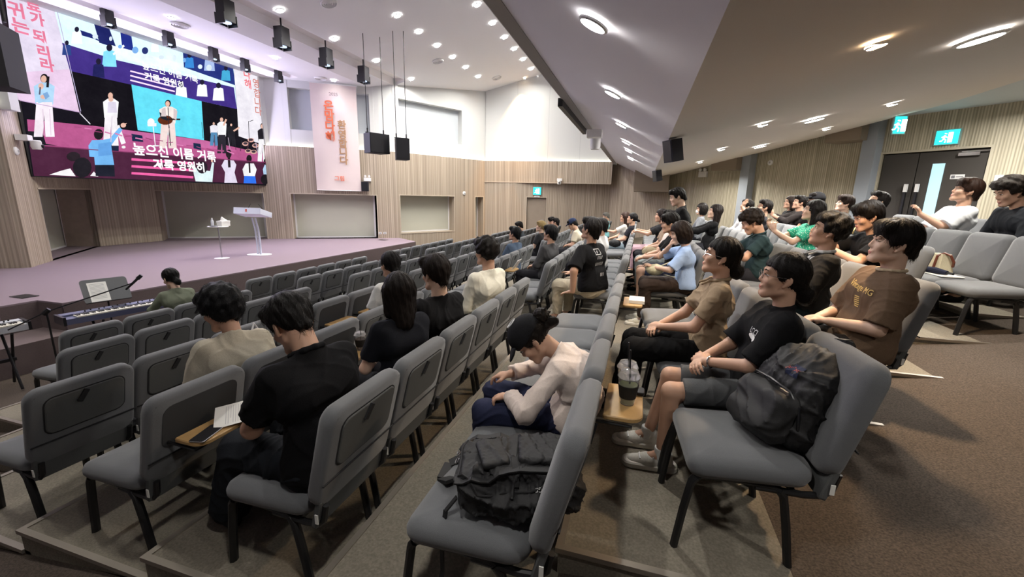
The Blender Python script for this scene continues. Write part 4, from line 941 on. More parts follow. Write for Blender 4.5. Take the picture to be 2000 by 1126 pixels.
brown, Iw = person('young man in brown printed t-shirt holding a phone in his lap, seated by the aisle', 1.38, 3.05, 'Z', vox=.0066, lean=-10, bend=2, hp=-4, hy=-8, hair='fringe', hc=(.014, .011, .010), skin=1,
    top=T_((.120, .078, .050), 'loose'), bot=((.030, .025, .022), 'plain', 'wide'), lh=(.04, -.20, .68), rh=(-.06, -.22, .68), lpole=(.9, .35, -.9), rpole=(-.9, .35, -.9), rot=-2, hdir=((-.6, -.8, .0), (.5, -.8, 0)), hup=((0, -.3, 1), (0, -.3, 1)), hs=1.12, s=.97)
sf = child_of(brown, 'shirt'); decal('Vintage MG', .050, PRY, sf, Iw['tw'](.03, -.09, .17), (-.2, 1, .05), (1, .2, -.12), brown); decal_poly([[(-.03, -.01-.012*k), (.02, -.01-.012*k), (.02, -.016-.012*k), (-.03, -.016-.012*k)] for k in range(6)], PRY, sf, Iw['tw'](.03, -.09, .125), (-.2, 1, .05), (1, .2, 0), brown)
q = Field(.006); 
for a in np.linspace(0, 6.0, 12):
    f_ = lambda t: Iw['tw'](.070*math.sin(t), .012-.066*math.cos(t), .300-.010*math.cos(t)); q.cap(f_(a), f_(a+.55), .0105, None, .006)
q.build('collar', fabric_mat((.45, .36, .25)), brown)
suit, Is = person('man in dark suit and white shirt looking up with lips parted', 1.36, 3.92, 'Z', vox=.0085, lean=-6, hp=-12, hy=-14, hair='wavyshort', hc=(.014, .012, .011), top=T_((.018, .017, .016), 'long'), jacket=True, collar=(.6, .6, .58), skin=0, s=.98, hs=1.12, bot=((.006, .012, .013), 'plain', 'long'))
decal_poly([[(-.05, .09), (.05, .09), (.0, -.09)]], fabric_mat((.6, .6, .58)), child_of(suit, 'jacket'), Is['tw'](0, -.09, .19), (0, 1, 0), (1, 0, 0), suit, 'shirt_front')
decal_poly([[(-.016, .07), (.016, .07), (.012, -.09), (-.012, -.09)]], M['black'], child_of(suit, 'jacket'), Is['tw'](0, -.105, .19), (0, 1, 0), (1, 0, 0), suit, 'necktie')
person('man in dark green polo shirt with his head bowed', 1.42, 5.75, 'Z', vox=.010, lean=0, bend=8, hp=30, hy=-10, hair='wavyshort', hc=(.022, .014, .010), top=T_((.020, .040, .045)), collar=True, skin=0, hs=1.18, s=.98, lh=(.10, -.40, .80), rh=(-.04, -.42, .82))
person('woman in green patterned dress and glasses clapping her raised hands', 2.10, 6.45, 'Y', vox=.010, sex='f', lean=-4, hp=-8, hy=-12, hair='long', hl=.20, glasses='thin', top=T_((.03, .32, .20), 'short', 'dots'), bot=((.05, .06, .05), 'plain', 'wide'), lh=(.10, -.40, .93), rh=(-.04, -.42, .97), lpole=(.5, .1, -1), rpole=(-.5, .1, -1), hdir=((-.1, -.25, 1), (.1, -.4, 1)), hup=((.8, -.6, 0), (-.8, -.6, 0)), skin=1, hs=1.12)
person('dark haired person in black half hidden behind the brown t-shirt man, holding a phone', 2.13, 4.80, 'Y', vox=.010, lean=0, bend=6, hp=18, hair='fringe', top=T_((.006, .006, .007)), skin=0, lh=(.10, -.38, .88), rh=(-.06, -.46, .92), hdir=((-.2, -.6, .7), (.1, -.6, .8)), hup=((.2, -.8, .2), (0, -.8, .3)), hs=1.1)
person('man in white t-shirt and brown curly hair with one hand raised, by the double door', 3.85, 6.95, 'W', vox=.010, lean=-8, hp=-12, hy=-10, hair='fringe', hc=(.035, .016, .010), top=T_((.66, .68, .70), 'loose'), skin=0, s=1.1, hs=1.15, lh=(.10, -.38, .98), rh=(-.10, -.35, .7), lpole=(.5, .2, -1), hdir=((-.1, -.5, 1), (0, -1, 0)), hup=((.4, .6, .2), (0, 0, 1)))
person('man in black sweater with short tousled hair at the right edge', 4.05, 6.22, 'W', vox=.010, lean=0, bend=8, hp=24, hy=0, hair='wavyshort', hc=(.03, .022, .017), top=T_((.016, .018, .022), 'long'), skin=0, s=1.1, hs=1.15)
person('young man in black t-shirt by himself between the cream-topped woman and the white-shirted man', -1.42, 2.78, 'C', rot=18, vox=.0072, lean=-6, bend=4, hp=6, hy=-10, hair='fringe', hc=(.020, .013, .010), top=T_((.0045, .0045, .0055)), skin=1, s=1.02)
person('woman with long straight dark hair in navy shirt, seen from behind', -1.42, 2.30, 'C', rot=24, vox=.0072, sex='f', lean=-2, bend=4, hp=4, hy=-14, hair='long', hl=.17, hc=(.016, .011, .009), top=T_((.008, .009, .013), 'short'), collar=True, skin=1, hs=1.1, s=.95)
person('man in white long-sleeved shirt and dark wavy hair', -1.42, 3.88, 'C', rot=18, vox=.0085, lean=-4, bend=4, hp=0, hy=-12, hair='wavyshort', hc=(.018, .014, .012), glasses=True, top=T_((.68, .66, .56), 'long'), skin=0, s=1.05, hs=1.1)
person('woman with short curly black hair in thin cream blouse, head bowed', -2.33, 1.90, 'D', rot=20, vox=.0075, sex='f', lean=2, bend=12, hp=22, hy=16, hair='curly', hc=(.010, .010, .012), top=T_((.47, .43, .34), 'long'), skin=0, hs=1.12)
person('woman with hair pinned in a low bun and white blouse', -2.38, 3.72, 'D', rot=18, vox=.009, sex='f', lean=-2, bend=4, hp=4, hy=-10, hair='low_pony', hc=(.014, .012, .012), top=T_((.62, .62, .60), 'short'), skin=0, hs=1.1)
person('keyboard player with dark ponytail in sage green jacket at the piano', -6.15, 4.22, 'H', rot=14, vox=.010, sex='f', lean=4, bend=10, hp=22, hy=8, hair='low_pony', hc=(.012, .011, .011), top=T_((.16, .18, .13), 'long'), skin=1, hs=1.12, lh=(.10, -.42, .80), rh=(-.10, -.42, .80))
person('man in black t-shirt with white back print and beige trousers', -.52, 5.42, 'B', rot=26, vox=.0085, lean=6, bend=4, hp=-12, hy=-10, hair='short', glasses=True, top=T_((.0045, .0045, .0055), 'loose'), bot=((.42, .37, .28), 'plain', 'long'), lh=(.36, -.06, .52), rh=(-.06, -.36, .66), lpole=(1, .3, .2), hdir=((.2, -.9, -.25), (0, -1, 0)), hup=((0, .2, 1), (0, 0, 1)), curl=.15, skin=0, s=1.08, hs=1.14)
bt = bpy.context.scene.objects
pb = [o for o in bt if o.get('label', '').startswith('man in black t-shirt with white back print')][0]
sfo = child_of(pb, 'shirt')
for zz, sx, ln in ((.93, .02, .1), (.85, .03, .15), (.72, .0, .08)): decal_poly([[(-ln/2+.03*k, -.02), (-ln/2+.018+.03*k, .02), (-ln/2+.012+.03*k, .02), (-ln/2-.006+.03*k, -.02)] for k in range(int(ln/.03)+1)], PRW, sfo, (sx, .08, zz), (-.2, -1, 0), (-1, 0, 0), pb)
decal_poly([[(-.06, -.035), (.06, -.035), (.06, -.028), (-.06, -.028)], [(-.06, .035), (.06, .035), (.06, .028), (-.06, .028)], [(-.06, -.035), (-.053, -.035), (-.053, .035), (-.06, .035)], [(.053, -.035), (.06, -.035), (.06, .035), (.053, .035)], [(-.03, -.015), (-.01, .015), (.0, .01), (-.02, -.02)]], PRW, sfo, (.04, .06, 1.0), (-.2, -1, 0), (-1, 0, 0), pb)
person('person with dark hair in white sleeves half hidden beside the black t-shirt man', -.62, 7.2, 'B', rot=16, vox=.012, lean=0, hp=-6, hair='short', top=T_((.6, .6, .6), 'long'), hs=1.1)
person('man in charcoal sweater with bowl-cut black hair holding a black umbrella strap', -1.40, 6.80, 'C', rot=16, vox=.0105, lean=-2, hp=-8, hy=-10, hair='fringe', hc=(.008, .008, .009), top=T_((.055, .055, .058), 'mid'), skin=0, hs=1.12)
person('man in slate blue t-shirt with cropped black hair', -2.34, 7.9, 'D', rot=14, vox=.011, lean=-4, hp=-8, hy=-8, hair='short', hc=(.010, .010, .011), top=T_((.07, .10, .15)), skin=0, hs=1.15)
person('bleached blond young man in dark shirt', -2.40, 10.4, 'D', vox=.013, lean=-4, hp=-6, hair='fringe', hc=(.42, .30, .13), top=T_((.02, .02, .022)), skin=1, hs=1.1)
person('dark haired man looking down, just left of the blond man', -3.42, 12.3, 'E', vox=.014, lean=0, hp=14, hair='fringe', top=T_((.05, .06, .07)))
person('nearer of two dark heads in front of the far wood door', -2.40, 12.4, 'D', vox=.014, lean=-2, hp=-4, hair='short', top=T_((.3, .28, .2)))
person('farther of two dark heads right of the far wood door', -2.62, 13.0, 'D', vox=.014, lean=-2, hp=4, hair='fringe', top=T_((.2, .2, .2)))
person('person in navy cap looking down low behind a chair back', -1.38, 10.3, 'C', vox=.013, lean=4, bend=12, hp=28, hair='short', cap=(.02, .03, .07), top=T_((.5, .45, .35)))
person('grey haired man in pale teal shirt near the far wall', -1.12, 15.0, 'C', vox=.015, lean=-2, hp=8, hair='short', hc=(.20, .19, .17), top=T_((.20, .45, .48)))
person('woman with long brown hair and white top, farther of two seated together', -.42, 11.3, 'B', vox=.013, sex='f', lean=-6, hair='long', hl=.2, hc=(.05, .025, .018), top=T_((.6, .58, .55)), bot=((.4, .33, .25), 'plain', 'long'), lh=(.06, -.42, .86), hs=1.1)
person('woman in black t-shirt and jeans with a black handbag, nearer of two seated together', -.26, 10.7, 'B', vox=.012, sex='f', lean=-8, hp=-6, hair='tied', hc=(.010, .009, .010), top=T_((.014, .014, .02)), bot=JEANS, hs=1.1)
person('woman in pale blue blouse and brown trousers resting her cheek on her hand', .58, 5.40, 'A', vox=.0085, sex='f', s=.92, lean=2, bend=8, hp=16, hy=-4, hair='bob', hc=(.022, .013, .010), top=T_((.30, .42, .66), 'loose'), bot=((.030, .020, .016), 'plain', 'wide'), shoes=(.5, .48, .4), lh=(.06, -.38, .72), rh=(-.04, -.21, .98), rpole=(-.3, -1, -.4), hdir=((0, -1, .4), (.1, .3, 1)), hup=((.3, 0, 1), (0, -1, .2)), skin=1, hs=1.14)
person('young man in black t-shirt, navy shorts and glasses with his hands clasped', .52, 6.45, 'A', vox=.009, lean=4, bend=6, hp=10, hy=-4, hair='fringe', glasses=True, top=T_((.006, .006, .007)), bot=((.035, .042, .075), 'denim', 'shorts'), lh=(.03, -.42, .70), rh=(-.04, -.43, .70), skin=0, hs=1.15)
person('man in white shirt and pale jeans holding a beige bag', .50, 7.5, 'A', vox=.010, lean=0, hp=-6, hy=-6, hair='short', top=T_((.6, .52, .48)), bot=((.32, .36, .36), 'denim', 'long'), skin=0, hs=1.14)
person('person in brown top partly hidden behind the man in pale jeans', .46, 8.3, 'A', vox=.012, lean=-2, hp=-8, hair='short', top=T_((.25, .18, .13)), hs=1.12)
person('woman with black sleeves and pink trousers holding a phone up', .40, 9.3, 'A', vox=.012, sex='f', lean=-2, hp=0, hair='long', hl=.12, hc=(.02, .012, .012), top=T_((.015, .015, .018)), bot=((.42, .28, .32), 'plain', 'wide'), lh=(.06, -.44, .88), rh=(-.06, -.44, .9), hs=1.12)
person('man in black t-shirt standing in the side aisle, looking down', .62, 6.95, 'A', vox=.010, lean=4, bend=4, hp=18, hy=0, hair='short', standing=True, top=T_((.006, .006, .007)), lh=(.22, .02, .86), rh=(-.18, -.05, .84), lpole=(.5, 1, 0), rpole=(-.5, 1, 0), hdir=((0, -.2, -1), (0, -.2, -1)), hup=((1, 0, 0), (-1, 0, 0)), feet=((.1, 0), (-.1, 0)), skin=1, s=1.0, hs=1.08, lowfloor=0)
person('woman in white face mask with black bob and grey checked shirt', 1.35, 11.2, 'Z', vox=.012, sex='f', lean=-6, hair='bob', mask=(.7, .7, .7), top=T_((.16, .17, .19), 'long', 'plaid'), hs=1.12)
person('woman with long wavy dark hair in dark cardigan over a grey collar', 1.27, 8.9, 'Z', vox=.010, sex='f', lean=-8, hp=-8, hair='wavy', hl=.26, hc=(.018, .012, .010), top=T_((.006, .006, .007), 'mid'), lh=(.04, -.42, .82), rh=(-.04, -.42, .84), collar=(.4, .42, .45), skin=1, hs=1.15)
person('woman with short black hair in black vest over white sleeves', 2.05, 10.1, 'Y', vox=.011, sex='f', lean=-8, hp=-8, hair='short', top=T_((.55, .55, .56), 'mid'), skin=1, hs=1.15)
person('man with glasses raising one open hand beside his face', 2.15, 9.1, 'Y', vox=.010, lean=-6, hp=-10, hair='short', glasses=True, top=T_((.03, .03, .035)), lh=(.10, -.34, 1.22), lpole=(.5, .1, -1), hdir=((.3, .5, .8), (0, -1, 0)), hup=((.6, -.6, .2), (0, 0, 1)), curl=.1, hs=1.15)
person('woman in black with glasses and long dark hair holding a folder', 2.95, 10.4, 'X', vox=.011, sex='f', lean=-6, hp=-6, hair='long', hl=.16, hc=(.03, .018, .014), glasses=True, top=T_((.006, .006, .007)), skin=0, hs=1.12)
person('man in dark cap and black face mask seated above the woman in green', 3.02, 9.25, 'X', vox=.010, lean=-6, hp=-6, hair='short', cap=(.012, .012, .014), mask=(.012, .012, .013), top=T_((.006, .006, .007)), skin=0, s=1.04, hs=1.16)
person('person in black clapping between the masked man and the woman with a folder', 3.0, 9.9, 'X', vox=.011, lean=-2, hp=-8, hair='short', top=T_((.03, .025, .025), 'mid'), lh=(.08, -.44, .94), rh=(-.02, -.46, .97), lpole=(.5, .1, -1), rpole=(-.5, .1, -1), hdir=((-.1, -.4, 1), (.1, -.4, 1)), hup=((.8, -.6, 0), (-.8, -.6, 0)), hs=1.12)
person('young man in grey jacket and round glasses', 3.15, 8.4, 'X', vox=.010, lean=-6, hp=-8, hair='fringe', hc=(.03, .018, .014), glasses=True, top=T_((.05, .052, .058), 'long'), skin=1, hs=1.12)
person('man in black t-shirt with his chin raised, just left of the grey double door', 3.25, 7.75, 'X', vox=.010, lean=-10, hp=-18, hair='short', top=T_((.006, .006, .007), 'loose'), skin=0, s=1.06, hs=1.12)
# ---------------------------------------------------------------- bags
def strap(mat, pts, wd, parent, name='strap', th=.003):
    m = MB(); P = [Vector(p) for p in pts]
    for i in range(len(P)-1):
        d = (P[i+1]-P[i]).normalized(); a = d.orthogonal().normalized() if abs(d.z) > .95 else d.cross(Vector((0, 0, 1))).normalized(); b = a.cross(d)*th; a = a*wd/2
        m.add([P[i]-a-b, P[i]+a-b, P[i]+a+b, P[i]-a+b, P[i+1]-a-b, P[i+1]+a-b, P[i+1]+a+b, P[i+1]-a+b], [(0, 1, 2, 3), (7, 6, 5, 4), (0, 4, 5, 1), (1, 5, 6, 2), (2, 6, 7, 3), (3, 7, 4, 0)])
    return m.build(name, mat, parent)
# backpack lying on the near end chair of row B
def seam(pts, r, parent, name='seam_piping', mat='blackf', n=6):
    m = MB(); m.tube(pts, r, n); return m.build(name, M[mat], parent, True)
def lift(surf, pts, up=(0, 0, 1), off=.004):
    t = BVHTree.FromObject(surf, bpy.context.evaluated_depsgraph_get()); u = Vector(up).normalized(); o = []
    for a, b in zip(pts[:-1], pts[1:]):
        for k in range(4):
            p = Vector(a).lerp(Vector(b), k/4); h = t.ray_cast(p+u*.5, -u); o.append((h[0] if h[0] else p)+u*off)
    p = Vector(pts[-1]); h = t.ray_cast(p+u*.5, -u); o.append((h[0] if h[0] else p)+u*off); return o
bp = empty('backpack', (-.40, 1.45, ZT['B']+.472), -PI/2+.30, 'black backpack with two silver rings, lying beside the woman in the cap', 'bag')
fd = folds(.013, 15, 5); f2 = folds(.005, 38, 6)
q = Field(.0065, lambda X, Y, Z: fd(X, Y, Z)+f2(X, Y, Z)); q.box((0, .02, .085), (.165, .235, .085), .07, None, .04); q.box((.02, .06, .155), (.125, .150, .045), .035, None, .025); q.box((.015, -.15, .13), (.115, .07, .04), .03, None, .03); q.ell((-.16, -.02, .07), (.05, .13, .06), None, .03); q.ell((.165, .02, .07), (.045, .12, .06), None, .03)
bb = q.build('bag_body', M['blackf'], bp)
q = Field(.0065, folds(.007, 26, 8)); q.box((.01, .10, .205), (.095, .09, .018), .016, None, .01); q.build('front_pocket', M['blackf'], bp)
q = Field(.0065, folds(.007, 26, 9)); q.box((.03, -.09, .195), (.085, .055, .016), .014, rotz(.25), .01); q.build('small_pocket', M['blackf'], bp)
for pts, w_ in (([(-.14, .20, .1), (-.13, .05, .2), (-.12, -.10, .2), (-.13, -.22, .1)], .030), ([(.13, .20, .1), (.13, .05, .2), (.14, -.10, .2), (.13, -.225, .1)], .030), ([(-.16, .02, .1), (-.05, .0, .2), (.06, -.01, .2), (.16, .0, .1)], .022), ([(-.15, -.06, .1), (-.05, -.07, .2)], .022)): strap(M['blackf'], lift(bb, pts, off=.005), w_, bp)
strap(M['blackf'], [(.12, -.22, .07), (.13, -.26, .02), (.14, -.275, -.10), (.16, -.27, -.22), (.19, -.29, -.33), (.22, -.27, -.36)], .020, bp, 'loose_strap')
strap(M['blackf'], [(-.17, .08, .10), (-.235, -.04, .05), (-.25, -.18, .02), (-.21, -.29, -.02), (-.12, -.31, -.03), (-.04, -.26, .02)], .05, bp, 'shoulder_strap', .007)
for dx in (0, .026): m = MB(); m.tube([(-.11+dx+.017*math.cos(t), -.235-.2*dx+.010*math.sin(t), .115-dx+.015*math.sin(t)) for t in np.linspace(0, 6.283, 17)], .0024, 6, False); m.build('ring', M['steel'], bp, True)
seam(lift(bb, [(-.15, .21, .1), (.0, .24, .1), (.15, .21, .1), (.17, .05, .1), (.165, -.14, .1), (.10, -.215, .1), (-.06, -.215, .1), (-.16, -.14, .1), (-.165, .05, .1), (-.15, .21, .1)], off=.0), .005, bp)
seam(lift(bb, [(-.10, .19, .2), (.0, .215, .2), (.12, .19, .2)], off=.003), .004, bp, 'zip', 'black')
decal('MINDBRIDGE', .020, PRW, bb, (.155, .13, .12), (-.6, 0, -1), (0, -1, .0), bp)
# backpack standing on the near end chair of row A
bk = empty('backpack', (.66, 2.03, ZT['A']+.47), -PI/2+.35, 'plain black daypack with a small red lettered patch on the end chair', 'bag'); bk.scale = (1.1, 1.1, 1.1)
fd2 = folds(.012, 12, 2); Rt = rotx(-.28)
def Pk(x, y, z): v = Rt @ np.array([x, y, z]); return (v[0], v[1], v[2])
q = Field(.0065, lambda X, Y, Z: fd2(X, Y, Z)+f2(X, Y, Z)*.6); q.box(Pk(0, .02, .15), (.165, .10, .15), .07, Rt, .04); q.cap(Pk(-.07, .03, .29), Pk(.07, .03, .29), .095, None, .05); q.cap(Pk(-.02, .05, .36), Pk(.05, .05, .36), .05, None, .05)
ba = q.build('bag_body', M['blackf'], bk); q = Field(.0065, folds(.010, 15, 4)); q.box(Pk(0, -.095, .11), (.140, .055, .105), .045, Rt, .02); q.box(Pk(-.02, -.11, .06), (.12, .06, .05), .04, Rt, .03); q.build('front_pocket', M['blackf'], bk)
seam([Pk(-.150, -.055, .10), Pk(-.145, -.085, .19), Pk(-.10, -.105, .228), Pk(.0, -.115, .235), Pk(.10, -.10, .225), Pk(.145, -.08, .18), Pk(.150, -.05, .10)], .0055, bk, 'zip', 'black'); m = MB(); m.box(.085, .125, -.020, -.012, -.005, .008, Matrix.Translation(Pk(0, -.115, .225))); m.build('zip_puller', M['steel'], bk)
seam([Pk(-.163, .02, .06), Pk(-.165, .03, .2), Pk(-.14, .03, .33), Pk(-.06, .03, .39), Pk(.06, .03, .395), Pk(.14, .03, .33), Pk(.165, .03, .2), Pk(.163, .02, .06)], .006, bk)
strap(M['blackf'], [Pk(-.03, .10, .40), Pk(-.02, .10, .46), Pk(.03, .10, .47), Pk(.04, .11, .40)], .028, bk, 'carry_loop', .005); strap(M['blackf'], [Pk(-.10, .13, .38), Pk(-.19, .10, .30), Pk(-.20, .08, .16), Pk(-.16, .10, .04)], .055, bk, 'shoulder_strap', .008); strap(M['blackf'], [Pk(.12, .13, .38), Pk(.19, .10, .30), Pk(.20, .08, .16), Pk(.17, .10, .04)], .055, bk, 'shoulder_strap', .008)
pc = Pk(.045, -.07, .30); decal_poly([[(-.030, -.024), (.034, -.024), (.034, .024), (-.030, .024)]], PRB, ba, pc, (0, 1, -.28), (1, 0, 0), bk, 'patch'); decal('JanSport', .019, PRR, ba, Pk(.045, -.075, .306), (0, 1, -.28), (1, 0, 0), bk)
# small bags
def lump(name, loc, r, mat, label, rz=0, d=.006):
    e = empty(name, loc, rz, label, 'bag'); q = Field(.010, folds(d, 18, 3)); q.ell((0, 0, r[2]), r, None, .02); q.build('bag_body', mat, e); return e
e = lump('shoulder_bag', (.22, 5.36, ZT['A']+.62), (.11, .07, .07), fabric_mat((.55, .53, .38)), 'pale yellow shoulder bag with cord strap on the lap of the woman in blue'); m = MB(); m.tube([(.05, .06, .1), (.25, .0, .22), (.36, -.02, .12), (.30, -.02, -.02), (.1, -.02, .02)], .008); m.build('cord_strap', fabric_mat((.62, .58, .45)), e)
lump('handbag', (-.55, 10.55, ZT['B']+.50), (.15, .08, .10), M['blackf'], 'black handbag on the lap of the woman in black by the far aisle')
e = lump('handbag', (.20, 7.6, ZT['A']+.56), (.13, .09, .09), fabric_mat((.32, .27, .18)), 'beige box bag on the lap of the man in pale jeans'); 
e = lump('handbag', (2.95, 7.3, ZT['X']+.62), (.16, .08, .10), fabric_mat((.012, .012, .012)), 'black bag with gold chain handles below the man with his chin raised')
for dy in (-.09, .09):
    m = MB(); m.tube([(.06*math.cos(a), dy+.075*math.cos(a), .17+.09*math.sin(a)) for a in np.linspace(0, PI, 9)], .007); m.build('bag_handle', MAT('gold_chain', (.75, .55, .22), .3, .5, 1), e)
e = lump('pouch', (1.45, 6.1, ZT['Z']+.47), (.10, .07, .06), fabric_mat((.35, .38, .30)), 'sage pouch on the seat beside the long-haired woman')
# tote on the empty seats of row X
e = empty('tote_bag', (3.20, 5.80, ZT['X']+.475), .3, 'cream small tote with a brown strap standing on the empty seats at right', 'bag')
m = MB(); m.add([(-.08, -.10, 0), (.08, -.10, 0), (.08, .10, 0), (-.08, .10, 0), (-.05, -.075, .21), (.05, -.075, .21), (.05, .075, .21), (-.05, .075, .21)], [(3, 2, 1, 0), (4, 5, 6, 7), (0, 1, 5, 4), (1, 2, 6, 5), (2, 3, 7, 6), (3, 0, 4, 7)]); m.build('bag_body', fabric_mat((.52, .47, .33)), e)
m = MB(); m.tube([(-.085, -.03, .02), (-.062, -.03, .19), (-.02, -.06, .22), (.0, -.11, .20), (.03, -.13, .13), (.05, -.11, .08)], .013); m.build('bag_strap', MAT('brown_leather', (.12, .035, .02), .4), e)
e = empty('folded_umbrella', (3.10, 5.72, ZT['X']+.478), .2, 'folded navy umbrella lying in front of the cream tote', 'umbrella'); m = MB(); m.tube([(0, -.20, .03), (0, -.05, .035), (0, .20, .03)], [.022, .034, .028], 10); m.build('canopy', fabric_mat((.012, .014, .03)), e, True); m = MB(); m.tube([(0, -.20, .03), (0, -.27, .03)], .013); m.build('handle', M['black'], e)
m = MB(); m.box(-.10, .10, -.16, .16, 0, .008); o = tag(m.build('paper_folder', M['paper']), 'white folder lying under the navy umbrella on the empty seats', 'folder'); o.location = (3.16, 5.62, ZT['X']+.472)
e = empty('pouch', (-.33+1.02, 3.62, ZT['A']+.47), -PI/2, 'black drawstring pouch with a white curved mark, on the seat beyond the brown linen shirt', 'bag'); q = Field(.009, folds(.004, 18, 3)); q.ell((0, 0, .04), (.11, .10, .05)); pb_ = q.build('bag_body', M['blackf'], e); decal_poly([[(-.05, -.01), (-.02, -.025), (.05, .02), (-.018, -.012)]], PRW, pb_, (.02, -.07, .05), (0, .8, -.6), (1, 0, 0), e)
# ---------------------------------------------------------------- small things on trays
def onchair(row, k, blk=0): 
    x = XB[row]; y0 = {'A': 1.78, 'B': 1.17, 'C': 1.25, 'D': 1.25, 'E': 1.27}[row]; return x, y0+.532*(k+.5), ZT[row]
x, y, z = onchair('D', 0); x += .01
e = empty('smartphone', (x+.11, y-.10, z+.6985), .25, 'black smartphone lying face up on the near wood tray', 'phone'); m = MB(); m.pad(.078, .16, [(.003, 0), (0, .003), (0, .006), (.003, .0085)], .012); m.build('phone_body', M['steel'], e); m = MB(); m.pad(.074, .156, [(0, .0086), (0, .0092)], .011); m.build('phone_screen', M['black'], e)
e = empty('paper_sheet', (-1.99, 1.60, ZT['D']+.735), 0, 'printed white paper sheet held by the man in the black polo', 'paper'); e.rotation_euler = (.10, .22, -.75); e.scale = (.86, .86, 1)
m = MB(); m.box(-.105, .105, -.148, .148, 0, .001); m.build('sheet', M['paper'], e); m = MB()
for j in range(17): m.box(-.085, .085-(.05 if j % 5 == 4 else 0), .12-.013*j, .1235-.013*j, .001, .0014)
m.build('printed_lines', MAT('print_grey', (.5, .5, .5), .8), e)
e = empty('smartphone', (.93-.0+.05-.02, 2.98, ZT['Z']+.70), .2, 'black smartphone held in the hands of the young man in brown', 'phone'); m = MB(); m.pad(.075, .15, [(.003, 0), (0, .003), (0, .006), (.003, .0085)], .012); m.build('phone_body', M['black'], e)
e = empty('smartphone', (1.66, 4.74, ZT['Y']+.98), 0, 'black phone held up behind the young man in brown', 'phone'); e.rotation_euler = (0, .9, .2); m = MB(); m.pad(.15, .075, [(.003, 0), (0, .003), (0, .006), (.003, .0085)], .012); m.build('phone_body', M['black'], e)
e = empty('smartphone', (.13, 5.34, ZT['A']+.80), 0, 'slim phone in the hand of the woman in blue', 'phone'); e.rotation_euler = (0, -.6, .2); m = MB(); m.pad(.15, .075, [(.003, 0), (0, .003), (0, .006), (.003, .0085)], .012); m.build('phone_body', M['black'], e)
e = empty('tablet', (XB['D']+.12, 5.45+.565*2.5, ZT['D']+.70), 0, 'white framed tablet propped on a wood tray in the middle block', 'tablet'); e.rotation_euler = (0, -1.0, 0); m = MB(); m.pad(.20, .26, [(.003, 0), (0, .003), (0, .006), (.003, .0085)], .012, TR(.10, 0, 0)); m.build('tablet_body', M['wplas'], e); m = MB(); m.pad(.17, .22, [(0, .0086), (0, .0095)], .008, TR(.10, 0, 0)); m.build('tablet_screen', M['black'], e)
def cup(x, y, z, drink, label, sleeve=True, s=1.0):
    e = empty('iced_drink', (x, y, z), 0, label, 'cup'); e.scale = (s,)*3
    m = MB(); m.lathe([(.028, 0), (.030, .002), (.044, .118), (.046, .120), (.043, .118), (.029, .004)], 20); m.build('cup', M['plasticclear'], e, True)
    m = MB(); m.lathe([(.026, .005), (.038, .088), (.001, .088)], 18); m.build('drink', drink, e, True)
    m = MB(); m.lathe([(.047, .118), (.048, .124), (.044, .130), (.036, .148), (.012, .155)], 20); m.build('lid', M['plasticclear'], e, True)
    m = MB(); m.tube([(.008, 0, .03), (-.004, .01, .235)], .0035); m.build('straw', M['black'], e)
    if sleeve: m = MB(); m.lathe([(.0335, .03), (.0425, .088), (.0435, .088), (.0345, .03)], 20); m.build('paper_sleeve', M['sleeve'], e, True)
x, y, z = onchair('B', 1)
cup(x+.10, y-.03, z+.698, M['matcha'], 'iced green drink in a dark sleeve, nearer of two cups on the tray', True, 1.12); cup(x+.09, y+.09, z+.698, M['coffee'], 'clear iced drink cup, farther of two cups on the tray', False, 1.1)
m = MB(); m.pad(.04, .07, [(.002, 0), (0, .004), (0, .014), (.003, .018)], .012); o = tag(m.build('car_key_case', M['black']), 'small black case beside the green iced drink', 'case'); o.location = (x+.16, y+.10, z+.698)
x, y, z = onchair('D', 2); cup(x+.09, y+.12, z+.698, M['coffee'], 'iced coffee on the tray in front of the long-haired woman', True)
x, y, z = onchair('D', 3); m = MB(); m.pad(.10, .14, [(.004, 0), (0, .02), (0, .03), (.01, .04)], .03)
x, y, z = onchair('B', 5); m = MB(); m.box(-.07, .07, -.10, .10, 0, .03); o = tag(m.build('card_box', M['paper']), 'flat pale box on the tray in front of the woman in blue', 'box'); o.location = (x+.12, y, z+.698)
e = empty('keychain_charm', (-1.98, 2.0, ZT['D']+.80), 0, 'red tassel charm hanging on black cord from a chair back', 'charm'); m = MB(); m.tube([(-.10, 0, .16), (-.02, 0, .17), (.0, 0, .08), (0, 0, .02)], .005); m.build('cord', M['black'], e); m = MB(); m.lathe([(.002, .03), (.014, .015), (.017, -.03), (.001, -.035)], 8); m.build('tassel', M['redm'], e)
q = empty('tote_bag', (-1.93, 2.18, ZT['D']+.45), 0, 'black bag hanging behind the chair in front of the long-haired woman', 'bag'); f_ = Field(.01, folds(.006, 14, 1)); f_.ell((0, 0, .17), (.07, .16, .17)); f_.build('bag_body', M['blackf'], q)
e = empty('tote_bag', (-3.02, 2.55, ZT['E']+.55), 0, 'dark tote with white edged strap on a chair left of the curly-haired woman', 'bag'); f_ = Field(.01, folds(.004, 14, 1)); f_.ell((0, 0, .17), (.06, .14, .17)); f_.build('bag_body', fabric_mat((.03, .035, .05)), e)
m = MB(); m.tube([(.05, .10, .05), (.07, .12, .25), (.03, .05, .42), (.05, -.02, .3), (.07, -.05, .1)], .010); m.build('bag_strap', M['wplas'], e)
